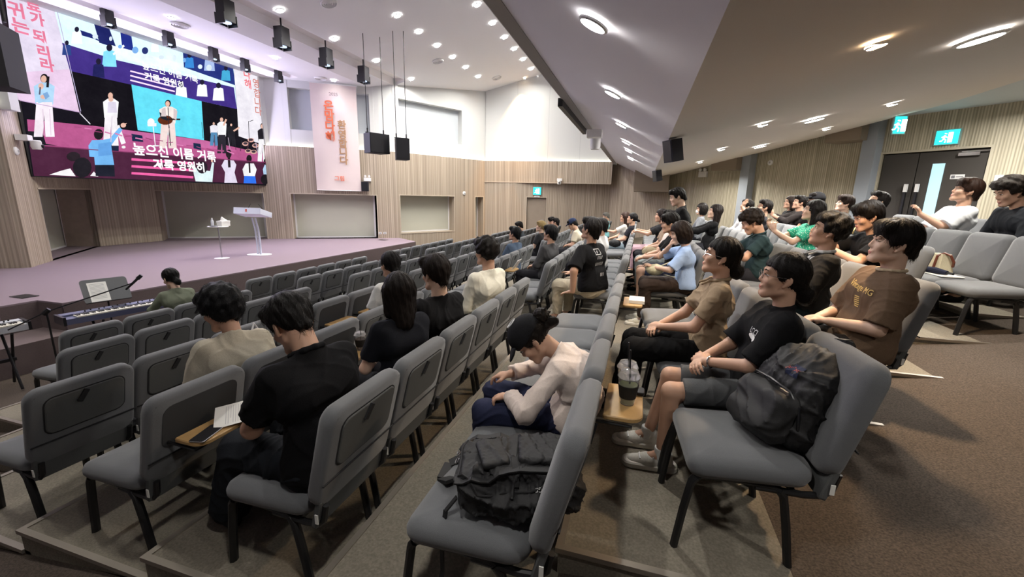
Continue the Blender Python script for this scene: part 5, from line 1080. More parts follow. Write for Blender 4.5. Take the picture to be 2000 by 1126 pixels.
# ---------------------------------------------------------------- stage furniture
def SPt(x, y): return (x, y, ZS)
lc = (-9.96, 9.08)
e = empty('lectern', (lc[0], lc[1], ZS), .25, 'clear acrylic lectern with curved twin legs standing on the stage', 'lectern')
m = MB(); m.pad(.62, .46, [(0, 0), (0, .012)], .23, None, 9); m.build('base_plate', M['wplas'], e, True)
for dx in (-.045, .045): m = MB(); m.tube([(dx, .0, .01), (dx, .015, .35), (dx, -.01, .7), (dx, -.09, 1.0)], .022, 8); m.build('leg', MAT('acrylic_leg', (.62, .66, .78), .15, .6), e, True)
m = MB(); m.box(-.02, .02, -.01, .01, .01, .95); m.build('cable_channel', M['acryl'], e)
T = TR(0, -.09, 1.08, math.radians(-14))
m = MB(); m.box(-.36, .36, -.26, .24, -.01, .01, T); m.build('desktop', MAT('frosted_acrylic', (.72, .75, .86), .3, .6), e)
m = MB(); m.box(-.36, .36, -.265, -.25, -.02, .14, T); m.box(-.36, -.345, -.26, .24, -.02, .12, T); m.box(.345, .36, -.26, .24, -.02, .12, T); m.build('side_panel', MAT('frosted_panel', (.66, .70, .82), .3, .6), e)
m = MB(); m.box(-.04, .0, -.272, -.266, .03, .10, T); m.build('red_emblem', PRR, e)
for sx in (-1, 1): m = MB(); m.tube([(.28*sx, .08, 1.10), (.20*sx, .02, 1.25), (.10*sx, .0, 1.37)], .005); m.build('microphone', M['black'], e)
e['label'] = 'clear acrylic lectern with curved twin legs and two thin microphones'
m = MB(); m.pad(.30, .22, [(0, 0), (0, .012), (.004, .016)], .01); o = tag(m.build('laptop', M['black']), 'thin dark laptop lying on the lectern top', 'laptop'); o.location = (lc[0], lc[1], ZS+1.115); o.rotation_euler = (math.radians(-14), 0, .25)
st_ = (-10.23, 8.19)
e = empty('side_table', (st_[0], st_[1], ZS), .2, 'small round white side table on a thin metal pole, left of the lectern', 'table')
m = MB(); m.lathe([(.17, 0), (.17, .008), (.02, .02)], 24); m.build('base_plate', M['wplas'], e, True); m = MB(); m.tube([(0, 0, .01), (0, 0, .80)], .016); m.build('pole', M['steel'], e, True); m = MB(); m.lathe([(.21, .80), (.23, .805), (.23, .815), (.2, .818)], 24); m.build('table_top', M['wplas'], e, True)
e = empty('tissue_box', (st_[0]+.07, st_[1]+.10, ZS+.818), .2, 'white tissue box with a tissue standing up on the side table', 'tissue box'); m = MB(); m.box(-.07, .07, -.14, .14, 0, .13); m.box(-.075, .075, -.145, .145, .09, .135); m.build('box', M['paper'], e); q = Field(.012, folds(.01, 20, 2)); q.cap((0, .0, .13), (0, -.03, .22), .07, .02, .02); q.cap((0, .06, .13), (0, .03, .17), .05, .02); q.build('tissue', M['paper'], e)
e = empty('water_bottle', (st_[0]-.05, st_[1]-.10, ZS+.818), 0, 'small clear water bottle standing beside the tissue box', 'bottle'); m = MB(); m.lathe([(.03, 0), (.032, .01), (.032, .14), (.014, .17), (.014, .19)], 14); m.build('bottle', MAT('clear_bottle', (.6, .62, .66), .1, .6), e, True); m = MB(); m.lathe([(.016, .185), (.016, .205)], 12); m.build('bottle_cap', M['wplas'], e)
m = MB(); m.pad(.10, .16, [(0, 0), (0, .01)], .01); o = tag(m.build('notebook', M['black']), 'black notebook lying on the side table in front of the bottle', 'notebook'); o.location = (st_[0]+.02, st_[1]-.13, ZS+.819)
# ---------------------------------------------------------------- keyboards, music stand and microphone
def keyboard(loc, rz, L, name, label, body, n):
    e = empty(name, loc, rz, label, 'keyboard')
    m = MB(); m.box(-L/2, L/2, -.15, .15, 0, .075); m.box(-L/2, L/2, .02, .15, .075, .10); m.build('keyboard_body', body, e)
    m = MB(); m.box(-L/2-.03, -L/2, -.155, .155, -.005, .105); m.box(L/2, L/2+.03, -.155, .155, -.005, .105); m.build('end_cheek', M['black'], e)
    kw = (L-.14)/n; w0 = -L/2+.11
    m = MB()
    for i in range(n):
        m.box(w0+i*kw+.0008, w0+(i+1)*kw-.0008, -.148, .0, .076, .092)
    k = m.build('white_keys', M['ivory'], e); k['kind'] = 'stuff'
    m = MB()
    for i in range(n-1):
        if i % 7 not in (2, 6): m.box(w0+(i+1)*kw-.006, w0+(i+1)*kw+.006, -.09, .0, .092, .104)
    k = m.build('black_keys', M['black'], e); k['kind'] = 'stuff'
    for i in range(14):
        m = MB(); m.lathe([(.009, 0), (.008, .018)], 8); o = m.build('knob', M['black'], e); o.location = (-L/2+.25+(L-.35)*i/13, .05+.05*(i % 2), .10)
    m = MB(); m.box(-.1, .06, .05, .12, .10, .103); m.build('display', M['black'], e)
    return e
keyboard((-7.02, 4.04, .80), math.radians(79), 1.30, 'stage_piano', 'slate blue stage piano with white keys in front of the stage', M['keyblue'], 52)
keyboard((-7.62, 2.72, .76), math.radians(80), 1.0, 'synthesizer', 'silver-white synthesizer at the left edge, smaller than the stage piano', MAT('silver_synth', (.5, .52, .56), .35, .5), 36)
for k_, (x, y, a, zt, lab) in enumerate(((-7.02, 4.04, math.radians(79), .80, 'black folding stand under the slate blue stage piano'), (-7.62, 2.72, math.radians(80), .76, 'black folding stand under the silver synthesizer'))):
    e = empty('keyboard_stand', (x, y, 0), a, lab, 'stand')
    for s in (-.32, .32):
        m = MB(); m.tube([(s, -.2, .02), (s, .14, zt-.02)], .015); m.tube([(s+.03, .2, .02), (s+.03, -.14, zt-.02)], .015); m.build('leg', M['black'], e)
    m = MB(); m.box(-.34, .37, -.02, .02, zt/2-.02, zt/2+.02); m.build('cross_bar', M['black'], e)
e = empty('music_stand', (-7.48, 4.12, 0), PI/2-.3, 'grey music stand holding a white sheet of notes', 'music stand')
m = MB(); m.tube([(0, 0, .06), (0, 0, .92)], .012); m.build('pole', M['black'], e)
for a in (0, 2.1, 4.2): m = MB(); m.tube([(0, 0, .12), (.25*math.cos(a), .25*math.sin(a), .012)], .009); m.build('leg', M['black'], e)
T = TR(0, 0, 1.08, math.radians(62)); m = MB(); m.pad(.52, .36, [(0, 0), (0, .006)], .04, T); m.box(-.25, .25, -.18, -.175, 0, .04, T); m.build('desk', MAT('grey_desk', (.12, .125, .13), .6), e)
m = MB(); m.box(-.19, .02, -.165, .13, .008, .010, T); m.build('sheet', M['paper'], e); m = MB()
for j in range(12): m.box(-.17, -.01, .10-.02*j, .103-.02*j, .010, .011, T)
m.build('printed_lines', M['ink'], e)
e = empty('microphone_stand', (-7.12, 3.26, 0), -.62, 'black boom microphone stand with a handheld microphone over the stage piano', 'microphone')
m = MB(); m.tube([(0, 0, .02), (0, 0, 1.0)], .011); m.build('pole', M['black'], e); m = MB(); m.lathe([(.14, 0), (.14, .02), (.02, .03)], 18); m.build('base', M['black'], e)
m = MB(); m.tube([(.0, -.35, .82), (0, 0, 1.0), (.02, .85, 1.28)], .008); m.build('boom', M['black'], e); m = MB(); m.tube([(0, -.03, .97), (0, .03, 1.03)], .03); m.build('boom_clamp', M['black'], e)
m = MB(); m.tube([(.02, .78, 1.20), (.03, .92, 1.34)], [.012, .017], 10); m.tube([(.03, .92, 1.34), (.034, .965, 1.385)], [.026, .022], 12); m.build('microphone', M['black'], e, True)
# ---------------------------------------------------------------- wall and ceiling fittings
def camera_ptz(loc, rz, label, s=1.0):
    e = empty('security_camera', loc, rz, label, 'camera'); e.scale = (s,)*3
    m = MB(); m.box(-.10, .10, -.16, 0, .0, .10); m.build('bracket', M['wplas'], e); m = MB(); m.lathe([(.06, -.16), (.075, -.12), (.075, -.02), (.06, 0)], 16, TR(0, -.22, .02)); m.build('housing', M['wplas'], e, True)
    m = MB(); m.lathe([(.03, 0), (.028, .03)], 12, TR(0, -.29, -.08, PI/2)); m.build('lens', M['black'], e)
    return e
def fac(P, Q, s, z, k=0):
    P = Vector(P); Q = Vector(Q); d = (Q-P).normalized(); n = Vector((d.y, -d.x)); q = P+d*s+n*k; return (q.x, q.y, z), math.atan2(d.y, d.x)
def at_wall(P, Q, s, z): p, a = fac(P, Q, s, z); return p, a
p, a = fac(P1, P2, .55, EYE+.95, .02); camera_ptz(p, a, 'white pan-tilt camera on the wood pier left of the screen', 1.2)
p, a = fac((-7.05, 18.98), (-1.40, 19.75), 3.45, EYE+.75, .03); camera_ptz(p, a, 'white camera under the projecting wood box by the far wall', 1.1)
e = camera_ptz((-1.05, 9.2, EYE+1.24), PI, 'large white camera hanging under the balcony edge', 1.5); 
def smoke(p, a, label):
    e = empty('smoke_detector', p, a, label, 'detector'); T = TR(0, 0, 0, PI/2); m = MB(); m.lathe([(.085, 0), (.085, .02), (.06, .04), (.02, .045)], 20, T); m.build('housing', M['wplas'], e, True); m = MB(); m.lathe([(.03, .044), (.025, .05)], 12, T); m.build('sensor', MAT('grey_sensor', (.4, .42, .42), .5), e)
p, a = fac(P1, P2, .40, EYE+.72); smoke(p, a, 'round white detector on the wood pier under the left camera')
p, a = fac(Q4, B5, 3.3, EYE+.12); smoke(p, a, 'round white detector on the side wall between two recesses')
pw = onback(LG-3.0, .0); smoke((pw.x, pw.y, EYE+1.25), math.atan2(db.y, db.x), 'round white detector high on the back wall right of the column')
def exit_sign(p, a, w_, h_, label, plate=True):
    e = empty('exit_sign', p, a, label, 'sign'); m = MB(); m.box(-w_/2-.02, w_/2+.02, -.05, 0, -.02, h_+.02); m.build('housing', MAT('sign_housing', (.25, .45, .45), .5), e)
    m = MB(); m.box(-w_/2, w_/2, -.055, -.05, 0, h_); f = m.build('sign_face', M['teal'], e)
    m = MB(); c = .5*h_; u = h_/.3
    m.box(.02*u, .10*u, -.06, -.055, .03*u, .25*u); m.tube([(-.03*u, -.058, .22*u), (-.025*u, -.058, .235*u)], .022*u, 8); m.tube([(-.035*u, -.058, .19*u), (-.05*u, -.058, .12*u)], .018*u, 6); m.tube([(-.05*u, -.058, .12*u), (-.01*u, -.058, .09*u), (-.02*u, -.058, .03*u)], .011*u, 6); m.tube([(-.05*u, -.058, .12*u), (-.08*u, -.058, .07*u), (-.115*u, -.058, .07*u)], .011*u, 6); m.tube([(-.04*u, -.058, .18*u), (-.09*u, -.058, .15*u)], .009*u, 6); m.tube([(-.035*u, -.058, .18*u), (.01*u, -.058, .14*u)], .009*u, 6)
    m.build('running_figure', M['tealw'], e)
    if plate: m = MB(); m.box(-w_*.35, w_*.35, -.03, 0, -.13, -.06); pl = m.build('name_plate', M['wplas'], e); textmesh('비상구', .05, M['ink'], 'lettering', TR(0, -.032, -.095, PI/2), e)
    return e
p, a = fac(F1, F2, 1.08, EYE+.14); exit_sign(p, a, .34, .32, 'glowing teal exit sign above the far wood door')
pw = onback(LG+1.2, .0); exit_sign((pw.x, pw.y, EYE+1.40), math.atan2(db.y, db.x), .40, .30, 'glowing teal exit sign above the grey double door', False)
pw = onback(LG+.65, .95); e = exit_sign((pw.x, pw.y, EYE+1.62), math.atan2(db.y, db.x)+.9, .22, .36, 'narrow teal exit sign hanging from the ceiling in front of the double door', False)
pw = onback(LG-5.55, .02); e = empty('emergency_light', (pw.x, pw.y, EYE+.88), math.atan2(db.y, db.x), 'white twin-headed emergency light on the back wall', 'light fitting'); m = MB(); m.box(-.18, .18, -.08, 0, 0, .20); m.build('housing', M['wplas'], e)
for sx in (-.1, .1): m = MB(); m.lathe([(.05, 0), (.06, .07)], 12, TR(sx, -.04, .26, PI/2)); m.build('lamp_head', M['wplas'], e)
p, a = fac(Q2, Q3, L2(Q2, Q3)-.35, EYE+.47); e = empty('emergency_light', p, a, 'white twin-headed emergency light on the wood wall above the small black speaker', 'light fitting'); m = MB(); m.box(-.13, .13, -.10, 0, 0, .13); m.build('housing', M['wplas'], e)
for sx in (-.07, .07): m = MB(); m.lathe([(.04, 0), (.045, .06)], 12, TR(sx, -.04, .18, PI/2)); m.build('lamp_head', M['wplas'], e)
def wspk(p, a, s, label, tilt=0):
    e = empty('wall_speaker', p, a, label, 'speaker'); e.rotation_euler = (tilt, 0, a)
    m = MB(); m.prism([(-.15*s, -.30*s), (.15*s, -.30*s), (.11*s, -.05*s), (-.11*s, -.05*s)], -.2*s, .2*s); m.build('cabinet', M['navyspk'], e); m = MB(); m.box(-.13*s, .13*s, -.31*s, -.30*s, -.18*s, .18*s); m.build('grille', M['black'], e); m = MB(); m.tube([(0, -.06*s, 0), (0, 0, 0)], .03*s); m.build('bracket', M['black'], e)
p, a = fac(Q2, Q3, L2(Q2, Q3)-.38, EYE+.27); wspk(p, a-.3, .85, 'small black speaker on the wood wall right of the banner')
for x, y, lab in ((.36, 6.65, 'nearer'), (.36, 13.2, 'farther')):
    wspk((x+.12, y, BZ(x+.12)-.17), -PI/2+.5, .75, f'small black speaker bracketed under the balcony, {lab} of two', .2)
# black line speakers along the balcony edge and ceiling
m = MB(); m.box(-1.47, -1.39, 7.4, 10.6, EYE+1.49, EYE+1.62); tag(m.build('line_speaker', M['black']), 'long flat black box under the balcony lip against the white wall', 'speaker')
m = MB(); m.box(-1.0, 1.0, -.1, .1, 0, .06); 
# hung loudspeakers
for (x, y, z0, w_, d_, h_, rz, lab, ropes) in ((-7.78, 11.56, 3.74, .66, .42, .56, 1.15, 'wide dark loudspeaker hung on two cables in front of the side wall', ((-.27, 0), (.27, 0))), (-7.12, 11.9, 3.58, .40, .36, .62, .75, 'narrow dark loudspeaker hung beside the wide one', ((-.15, 0), (.15, 0)))):
    e = empty('hanging_loudspeaker', (x, y, z0), rz, lab, 'speaker')
    m = MB(); m.prism([(-w_/2, -d_/2), (w_/2, -d_/2), (w_*.42, d_/2), (-w_*.42, d_/2)], 0, h_); m.build('cabinet', M['navyspk'], e)
    m = MB(); m.box(-w_/2+.02, w_/2-.02, -d_/2-.012, -d_/2, .02, h_-.02); m.build('grille', M['black'], e)
    m = MB(); m.box(-w_/2, w_/2, -.03, .03, h_, h_+.03); m.build('rigging_bar', M['black'], e)
    for rx, ry in ropes: m = MB(); m.tube([(rx, ry, h_), (rx, ry, HZ(x)-z0+.02)], .010); m.tube([(rx, ry, h_+.0), (rx, ry, h_+.14)], .022); m.build('cable', M['black'], e)
# big speaker top left
e = empty('column_loudspeaker', (-9.85, 4.76, EYE+1.52), .75, 'large black loudspeaker cabinet at the top left corner of the view', 'speaker'); m = MB(); m.box(-.55, .02, -.3, .3, 0, .93); m.build('cabinet', MAT('black_cabinet', (.018, .017, .02), .75, noise=(300, .3)), e); m = MB(); m.tube([(0, 0, 1.0), (0, 0, 2.9)], .02); m.build('hanging_rod', M['black'], e)
# outlet plate on pier
p, a = fac(Q3, Q4, .12, ZS+.16); e = empty('wall_outlet', p, a, 'twin outlet plate low on the wood wall at the right end of the stage', 'outlet')
for sx in (-.09, .09): m = MB(); m.box(sx-.06, sx+.06, -.012, 0, 0, .08); pl = m.build('plate', M['wplas'], e); m = MB(); m.box(sx-.04, sx+.04, -.015, -.012, .02, .035); m.box(sx-.04, sx+.04, -.015, -.012, .045, .06); m.build('socket', M['ink'], e)
# ---------------------------------------------------------------- banner
BA, BB = Vector((-11.50, 13.24)), Vector((-10.24, 14.12)); d = (BB-BA).normalized(); a = math.atan2(d.y, d.x); Lb = (BB-BA).length
e = empty('hanging_banner', (BA.x, BA.y, 0), a, 'tall pale pink cloth banner with orange and gold Korean lettering hung on the side wall', 'banner')
m = MB(); nz = 24; z0, z1 = EYE+.10, EYE+3.78
vs = []
for j in range(nz+1):
    z = z0+(z1-z0)*j/nz; bow = .07*math.sin(PI*j/nz)*.4
    for i in range(9): u = i/8; vs.append((u*Lb, -.03-bow-.010*math.sin(u*7+j*.2), z-.02*math.sin(u*PI)*(1 if j == 0 else 0)))
m.add(vs, [(j*9+i, j*9+i+1, (j+1)*9+i+1, (j+1)*9+i) for j in range(nz) for i in range(8)])
m.build('cloth', M['banner'], e, True)
m = MB(); m.tube([(-.04, -.03, z1), (Lb+.04, -.03, z1)], .018); m.build('top_rod', M['wplas'], e); m = MB(); m.tube([(0, -.03, z0), (Lb, -.03, z0)], .012); m.build('bottom_rod', M['wplas'], e)
def btext(s, size, mat, x, z, bold=.008): textmesh(s, size, mat, 'lettering', TR(x, -.085, z, PI/2), e, .002, 'CENTER', bold)
H_ = z1-z0; zy = lambda f: z1-H_*f
btext('2025', .15, M['grey'], Lb*.5, zy(.095), .003)
for c, f in zip('온맘다해', (.205, .30, .395, .49)): btext(c, .37, M['orange'], Lb*.38, zy(f), .010)
for c, f in zip('환영합니다', (.375, .465, .55, .63, .71)): btext(c, .33, M['gold'], Lb*.64, zy(f), .007)
btext('그림', .20, M['orange'], Lb*.52, zy(.885), .003)
# ---------------------------------------------------------------- LED screen with its live picture
SX = -13.0; SY0, SY1, SZ0, SZ1 = 6.22, 12.60, EYE+.23, EYE+3.86
scr = empty('led_screen', (SX, (SY0+SY1)/2, SZ0), PI/2, 'huge LED screen above the stage showing singers and Korean song lyrics', 'screen')
TS = Matrix.Translation((0, 0, 0))
Wd, Hd = SY1-SY0, SZ1-SZ0
m = MB(); m.box(-Wd/2-.02, Wd/2+.02, 0, .14, -.02, Hd+.02); m.build('screen_cabinet', M['black'], scr)
def U(cx, cy):
    """position on the screen panel of a spot given in the 1689 x 1126 enlargement of the photo's upper left"""
    px, py = cx*600/1689, cy*400/1126
    X, Y = px-1000, 563-py; c, s = math.cos(ROLL), math.sin(ROLL); X, Y = (X*c-Y*s)/FPX, (Y*c+X*s)/FPX
    dv = _r*X + _u*Y + _f; t = SX/dv.x; return ((dv*t).y-(SY0+SY1)/2, EYE+(dv*t).z-SZ0)
EM = {}
def em(c, s=1.0):
    if (c, s) not in EM:
        m = EM[(c, s)] = EMIT('screen_pixels', tuple((x/255)**2.2 for x in c), s*SCRS); nt = m.node_tree; e_ = [n for n in nt.nodes if n.type == 'EMISSION'][0]
        tc = nt.nodes.new('ShaderNodeTexCoord'); n = nt.nodes.new('ShaderNodeTexNoise'); n.inputs['Scale'].default_value = 2.6; n.inputs['Detail'].default_value = 5; n.inputs['Roughness'].default_value = .7
        mx = nt.nodes.new('ShaderNodeMix'); mx.data_type = 'RGBA'; lc = [(x/255)**2.2 for x in c]
        mx.inputs[6].default_value = (*[v*.62 for v in lc], 1); mx.inputs[7].default_value = (*[min(1, v*1.25+.015) for v in lc], 1)
        nt.links.new(tc.outputs['Object'], n.inputs['Vector']); nt.links.new(n.outputs['Fac'], mx.inputs[0]); nt.links.new(mx.outputs[2], e_.inputs[0])
    return EM[(c, s)]
SCRS = .37
layer = [0.0]; pic = MB(); pmats = []
def poly(pts, c, s=1.0):
    layer[0] += .0003; mt = em(c, s)
    if mt not in pmats: pmats.append(mt)
    pic.m = pmats.index(mt); v = [U(*p) for p in pts]; v = [(min(max(a, -Wd/2), Wd/2), -.004-layer[0], min(max(b, 0), Hd)) for a, b in v]
    ar = sum(v[i][0]*v[(i+1) % len(v)][2]-v[(i+1) % len(v)][0]*v[i][2] for i in range(len(v)))
    if ar < 0: v = v[::-1]
    pic.add(v, [tuple(range(len(v)))])
def ell(cx, cy, rx, ry, c, s=1.0, n=14): poly([(cx+rx*math.cos(2*PI*k/n), cy+ry*math.sin(2*PI*k/n)) for k in range(n)], c, s)
def strk(a, b, w_, c, s=1.0):
    dx, dy = b[0]-a[0], b[1]-a[1]; L = math.hypot(dx, dy); nx, ny = -dy/L*w_/2, dx/L*w_/2
    poly([(a[0]+nx, a[1]+ny), (b[0]+nx, b[1]+ny), (b[0]-nx, b[1]-ny), (a[0]-nx, a[1]-ny)], c, s)
DK = (34, 30, 42)
poly([(-20, -200), (1500, 300), (1490, 1020), (-20, 1000)], DK, .5)
poly([(-20, -250), (290, -30), (310, 62), (436, 616), (100, 548)], (222, 212, 240)); poly([(60, 400), (380, 380), (436, 616), (100, 548)], (226, 198, 226))
poly([(298, 55), (1283, 372), (1302, 600), (384, 390)], (196, 222, 255), 1.3)
poly([(440, 165), (500, 185), (560, 235), (520, 215), (450, 195)], (30, 40, 110)); poly([(515, 125), (600, 155), (640, 265), (545, 235)], (26, 34, 96)); poly([(660, 175), (722, 200), (735, 290), (672, 270)], (30, 44, 130)); poly([(1005, 290), (1280, 372), (1296, 470), (1010, 370)], (36, 50, 120))
poly([(340, 235), (640, 330), (1285, 480), (1302, 600), (384, 390)], (64, 46, 128)); poly([(600, 245), (1000, 350), (1020, 395), (640, 320)], (214, 226, 250), 1.2)
for k in range(3): strk((715, 390+25*k), (960, 445+25*k+8), 8, (235, 205, 245), 1.2)
for cx, cy, r_, c1 in ((600, 300, 40, (120, 200, 255)), (1110, 480, 30, (225, 230, 245)), (1200, 500, 32, (230, 240, 250)), (540, 370, 34, (28, 28, 80)), (1040, 330, 26, (50, 120, 190)), (1150, 340, 30, (150, 170, 210)), (1240, 400, 26, (60, 150, 190)), (995, 495, 34, (235, 245, 255)), (850, 250, 22, (230, 240, 255)), (420, 190, 30, (250, 252, 255)), (365, 260, 26, (40, 60, 120))):
    poly([(cx-r_, cy+r_*1.6), (cx-r_*.8, cy-r_*.4), (cx, cy-r_*.7), (cx+r_*.8, cy-r_*.4), (cx+r_, cy+r_*1.7)], c1, 1.2); ell(cx, cy-r_*.95, r_*.42, r_*.5, (30, 26, 50))
strk((620, 300), (680, 250), 12, (220, 230, 255), 1.2)
poly([(384, 390), (722, 466), (757, 722), (492, 690), (436, 616)], (26, 22, 32), .6); poly([(720, 464), (1106, 556), (1120, 770), (755, 715)], (92, 206, 228), 1.1); poly([(1106, 556), (1302, 600), (1312, 762), (1120, 770)], (28, 24, 34), .6)
poly([(1282, 372), (1434, 418), (1470, 802), (1310, 748), (1302, 600)], (232, 226, 244))
strk((436, 622), (494, 682), 5, (220, 215, 225))
poly([(146, 655), (492, 690), (757, 722), (1120, 770), (1476, 850), (1478, 892), (158, 795)], (176, 84, 134)); poly([(500, 690), (757, 722), (1120, 770), (1300, 830), (900, 790)], (190, 100, 152))
poly([(150, 720), (230, 725), (250, 790), (315, 800), (158, 795)], (28, 26, 34)); poly([(720, 735), (780, 745), (785, 780), (725, 775)], (24, 40, 70)); poly([(1060, 785), (1100, 790), (1105, 825), (1062, 815)], (24, 40, 70)); poly([(600, 775), (650, 785), (650, 835), (600, 830)], (26, 34, 60))
poly([(158, 795), (1478, 892), (1482, 1012), (184, 968)], (78, 36, 62), .9)
for k in range(3): strk((720, 875+38*k), (1060, 898+38*k), 13, (238, 96, 160))
def fig(cx, top, bot_, w_, shirt, pants, hairc=(24, 20, 26), split=.45, skin=(224, 178, 160)):
    h = bot_-top; ell(cx, top+h*.075, h*.062, h*.075, hairc); ell(cx-h*.008, top+h*.085, h*.045, h*.058, skin)
    poly([(cx-w_*.5, top+h*.2), (cx-w_*.2, top+h*.14), (cx+w_*.2, top+h*.14), (cx+w_*.5, top+h*.2), (cx+w_*.42, top+h*(split+.04)), (cx-w_*.42, top+h*(split+.04))], shirt, 1.05)
    poly([(cx-w_*.38, top+h*split), (cx+w_*.38, top+h*split), (cx+w_*.5, bot_), (cx+w_*.06, bot_), (cx, top+h*(split+.2)), (cx-w_*.08, bot_), (cx-w_*.5, bot_)], pants, 1.05)
fig(240, 405, 752, 115, (166, 202, 236), (240, 222, 236)); strk((262, 420), (258, 480), 14, (26, 22, 28)); ell(222, 474, 15, 17, (224, 178, 160)); strk((218, 478), (214, 520), 9, (90, 90, 110)); strk((205, 560), (265, 536), 20, (166, 202, 236)); ell(236, 532, 18, 12, (224, 178, 160))
fig(606, 500, 800, 86, (240, 236, 246), (236, 226, 236)); ell(606, 545, 14, 14, (224, 178, 160)); strk((640, 690), (676, 790), 26, (236, 226, 236)); ell(676, 808, 11, 8, (240, 236, 240))
fig(920, 548, 815, 96, (232, 220, 214), (226, 206, 202)); ell(905, 660, 42, 26, (92, 44, 22)); strk((905, 655), (988, 656), 9, (40, 26, 20)); poly([(872, 615), (912, 640), (918, 665), (880, 650)], (30, 34, 44)); strk((925, 690), (934, 800), 5, (40, 36, 50)); strk((920, 590), (926, 720), 4, (40, 36, 50))
ell(826, 672, 20, 22, (236, 240, 248)); poly([(806, 680), (856, 676), (856, 694), (808, 694)], (236, 240, 248)); strk((838, 695), (850, 800), 5, (230, 230, 240)); ell(852, 801, 22, 4, (230, 230, 240))
fig(1216, 640, 842, 52, (240, 238, 246), (40, 36, 46), split=.5); strk((1225, 690), (1240, 655), 10, (224, 178, 160)); fig(1172, 668, 800, 44, (225, 222, 236), (80, 130, 170)); fig(1268, 676, 800, 48, (30, 28, 34), (30, 28, 36)); strk((1280, 720), (1312, 700), 9, (224, 178, 160)); fig(1440, 676, 888, 56, (32, 28, 36), (236, 230, 238), split=.42)
for cx, cy in ((1345, 790), (1375, 770), (1400, 800), (1360, 830), (1390, 835)): ell(cx, cy, 18, 12, (210, 160, 150)); ell(cx, cy-2, 12, 7, (60, 50, 60))
strk((1362, 665), (1366, 800), 3, (50, 46, 56)); strk((1366, 668), (1388, 660), 3, (50, 46, 56)); strk((1104, 672), (1112, 760), 3, (50, 46, 56))
ell(398, 860, 38, 26, (40, 30, 38)); ell(446, 920, 52, 56, (30, 26, 34)); poly([(264, 960), (330, 938), (380, 925), (410, 968)], (250, 244, 250)); poly([(490, 966), (510, 942), (535, 970)], (250, 244, 250))
ell(536, 738, 26, 30, (30, 24, 30)); poly([(480, 800), (500, 770), (560, 768), (596, 762), (650, 700), (668, 712), (605, 800), (622, 906), (516, 906), (512, 862), (486, 860)], (112, 176, 240)); poly([(516, 906), (622, 906), (626, 970), (520, 966)], (28, 30, 44)); ell(672, 688, 15, 13, (224, 178, 160)); strk((672, 684), (690, 678), 5, (224, 178, 160))
poly([(1060, 955), (1050, 900), (1080, 930), (1150, 940), (1160, 890), (1172, 895), (1162, 1000), (1070, 996)], (214, 238, 246)); ell(1106, 920, 30, 34, (40, 28, 40)); strk((1160, 890), (1158, 862), 10, (224, 178, 160))
poly([(1212, 910), (1230, 876), (1276, 876), (1294, 905), (1284, 948), (1300, 1004), (1228, 1004), (1232, 946)], (218, 210, 230)); ell(1252, 845, 16, 24, (30, 22, 28)); strk((1252, 850), (1256, 920), 14, (36, 26, 32))
poly([(1328, 930), (1345, 898), (1390, 898), (1406, 930), (1396, 968), (1336, 966)], (240, 240, 246)); poly([(1338, 966), (1398, 968), (1404, 1008), (1334, 1006)], (48, 110, 230)); ell(1364, 872, 15, 22, (30, 22, 28)); strk((1364, 880), (1368, 950), 9, (36, 26, 32))
poly([(1440, 930), (1456, 890), (1478, 900), (1482, 1008), (1450, 1000)], (170, 200, 226)); ell(1452, 985, 24, 28, (26, 22, 28)); ell(1456, 888, 12, 18, (30, 22, 28))
for k in range(30): strk((905+k*6.2, 905), (905+k*6.2+3, 905), 1.0, (80, 38, 64))
rr = random.Random(4)
strk((100, 552), (436, 618), 4, (190, 160, 200)); strk((305, 60), (436, 612), 4, (180, 170, 205)); strk((158, 797), (1478, 894), 5, (120, 50, 90)); strk((298, 57), (1434, 416), 5, (120, 130, 170))
for k in range(16): x_ = 400+k*56; strk((x_, 700+k*9+rr.uniform(-6, 6)), (x_+40, 704+k*9+rr.uniform(-4, 8)), rr.uniform(3, 8), (rr.choice(((160, 74, 122), (210, 122, 172), (150, 66, 110)))))
for k in range(10): cx = 520+k*70+rr.uniform(-12, 12); cy = 205+k*20+rr.uniform(-14, 14); ell(cx, cy, rr.uniform(8, 18), rr.uniform(10, 22), rr.choice(((60, 80, 150), (210, 225, 250), (120, 170, 230), (40, 50, 110))))
for k in range(8): cx = 1170+k*38; strk((cx, 742+k*7), (cx+rr.uniform(-16, 16), 806+k*6), rr.uniform(2, 5), rr.choice(((40, 36, 44), (190, 170, 190), (90, 60, 70))))
poly([(225, 515), (250, 505), (262, 530), (240, 548)], (120, 160, 205)); poly([(585, 560), (628, 560), (634, 620), (580, 620)], (214, 206, 224)); strk((606, 640), (600, 780), 4, (204, 192, 208)); strk((225, 600), (232, 745), 4, (214, 190, 210)); strk((262, 600), (270, 745), 4, (214, 190, 210))
poly([(880, 600), (900, 590), (905, 640), (876, 640)], (206, 190, 190)); poly([(945, 596), (966, 612), (960, 660), (944, 650)], (206, 190, 190)); strk((920, 705), (916, 812), 4, (190, 172, 172)); poly([(530, 790), (600, 780), (606, 850), (530, 860)], (96, 156, 220))
o = pic.build('live_picture', pmats, scr)
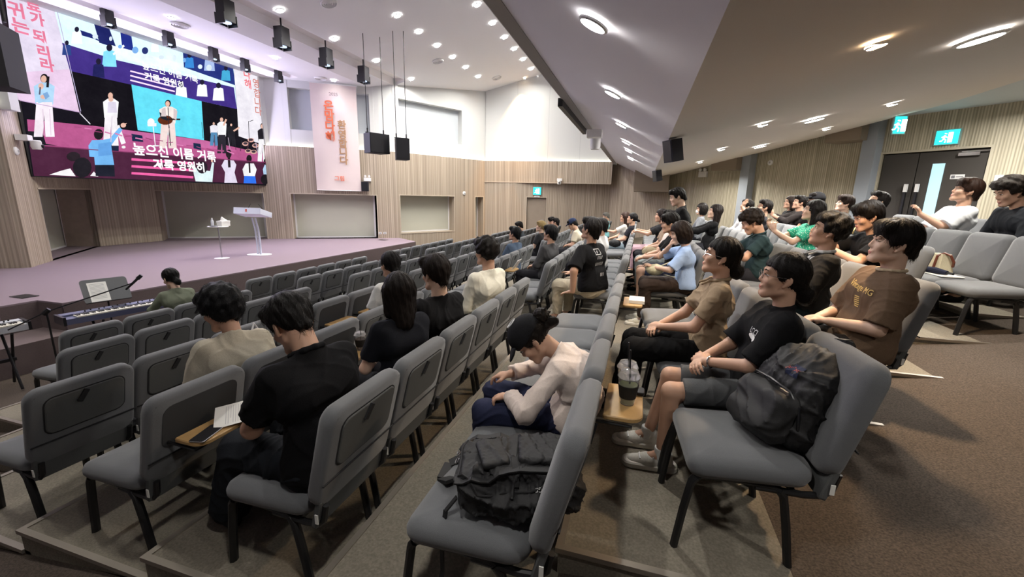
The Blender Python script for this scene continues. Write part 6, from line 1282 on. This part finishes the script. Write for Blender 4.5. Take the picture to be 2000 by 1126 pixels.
def stext(s, cx, cy, hpx, c, mt, shear=None, bold=.01, st=1.0):
    a = U(cx, cy-hpx/2); b = U(cx, cy+hpx/2); p = U(cx, cy); textmesh(s, abs(a[1]-b[1])*1.05, em(c, st), 'lyric_lettering' if ' ' in s or len(s) > 2 else 'banner_lettering', TR(p[0], -.095, p[1], PI/2), scr, .0, 'CENTER', bold)
PKc = (224, 120, 150)
for c, x, y in (('료', 168, 40), ('가', 190, 112), ('되', 205, 207), ('리', 226, 290), ('라', 244, 362)): stext(c, x, y, 66, PKc, 0)
for c, x, y in (('귀', 76, 62), ('는', 98, 152)): stext(c, x, y, 80, PKc, 0)
for c, x, y in (('영', 1396, 462), ('합', 1402, 518), ('니', 1404, 566), ('다', 1408, 614)): stext(c, x, y, 48, (200, 120, 110), 0, bold=.004)
for c, x, y in (('다', 1345, 412), ('해', 1352, 466)): stext(c, x, y, 50, (240, 110, 120), 0, bold=.006)
stext('높으신 이름 거룩', 966, 846, 62, (255, 255, 255), 0, bold=.008, st=1.3); stext('거룩 영원히', 980, 915, 56, (255, 255, 255), 0, bold=.008, st=1.3)
stext('높으신 이름 거룩', 930, 405, 42, (235, 240, 255), 0, bold=.004, st=1.2); stext('거룩 영원히', 895, 448, 42, (255, 255, 255), 0, bold=.004, st=1.3)
L = bpy.data.lights.new('screen_light', 'AREA'); L.shape = 'RECTANGLE'; L.size = Wd; L.size_y = Hd; L.energy = 130; L.color = (.80, .72, 1)
lo = bpy.data.objects.new('screen_light', L); COL.objects.link(lo); lo.location = (SX+.15, (SY0+SY1)/2, SZ0+Hd/2); lo.rotation_euler = Vector((1, 0, -.15)).to_track_quat('-Z', 'Y').to_euler()

e = empty('piano_bench', (-6.12, 4.22, ZT['H']), -PI/2, 'black bench under the keyboard player', 'bench')
m = MB(); m.pad(.60, .32, [(.02, .38), (0, .39), (0, .43), (.02, .45)], .03); m.build('seat', M['black'], e, True)
for sx in (-.25, .25):
    for sy in (-.12, .12): m = MB(); m.box(sx-.015, sx+.015, sy-.015, sy+.015, 0, .39); m.build('leg', M['black'], e)
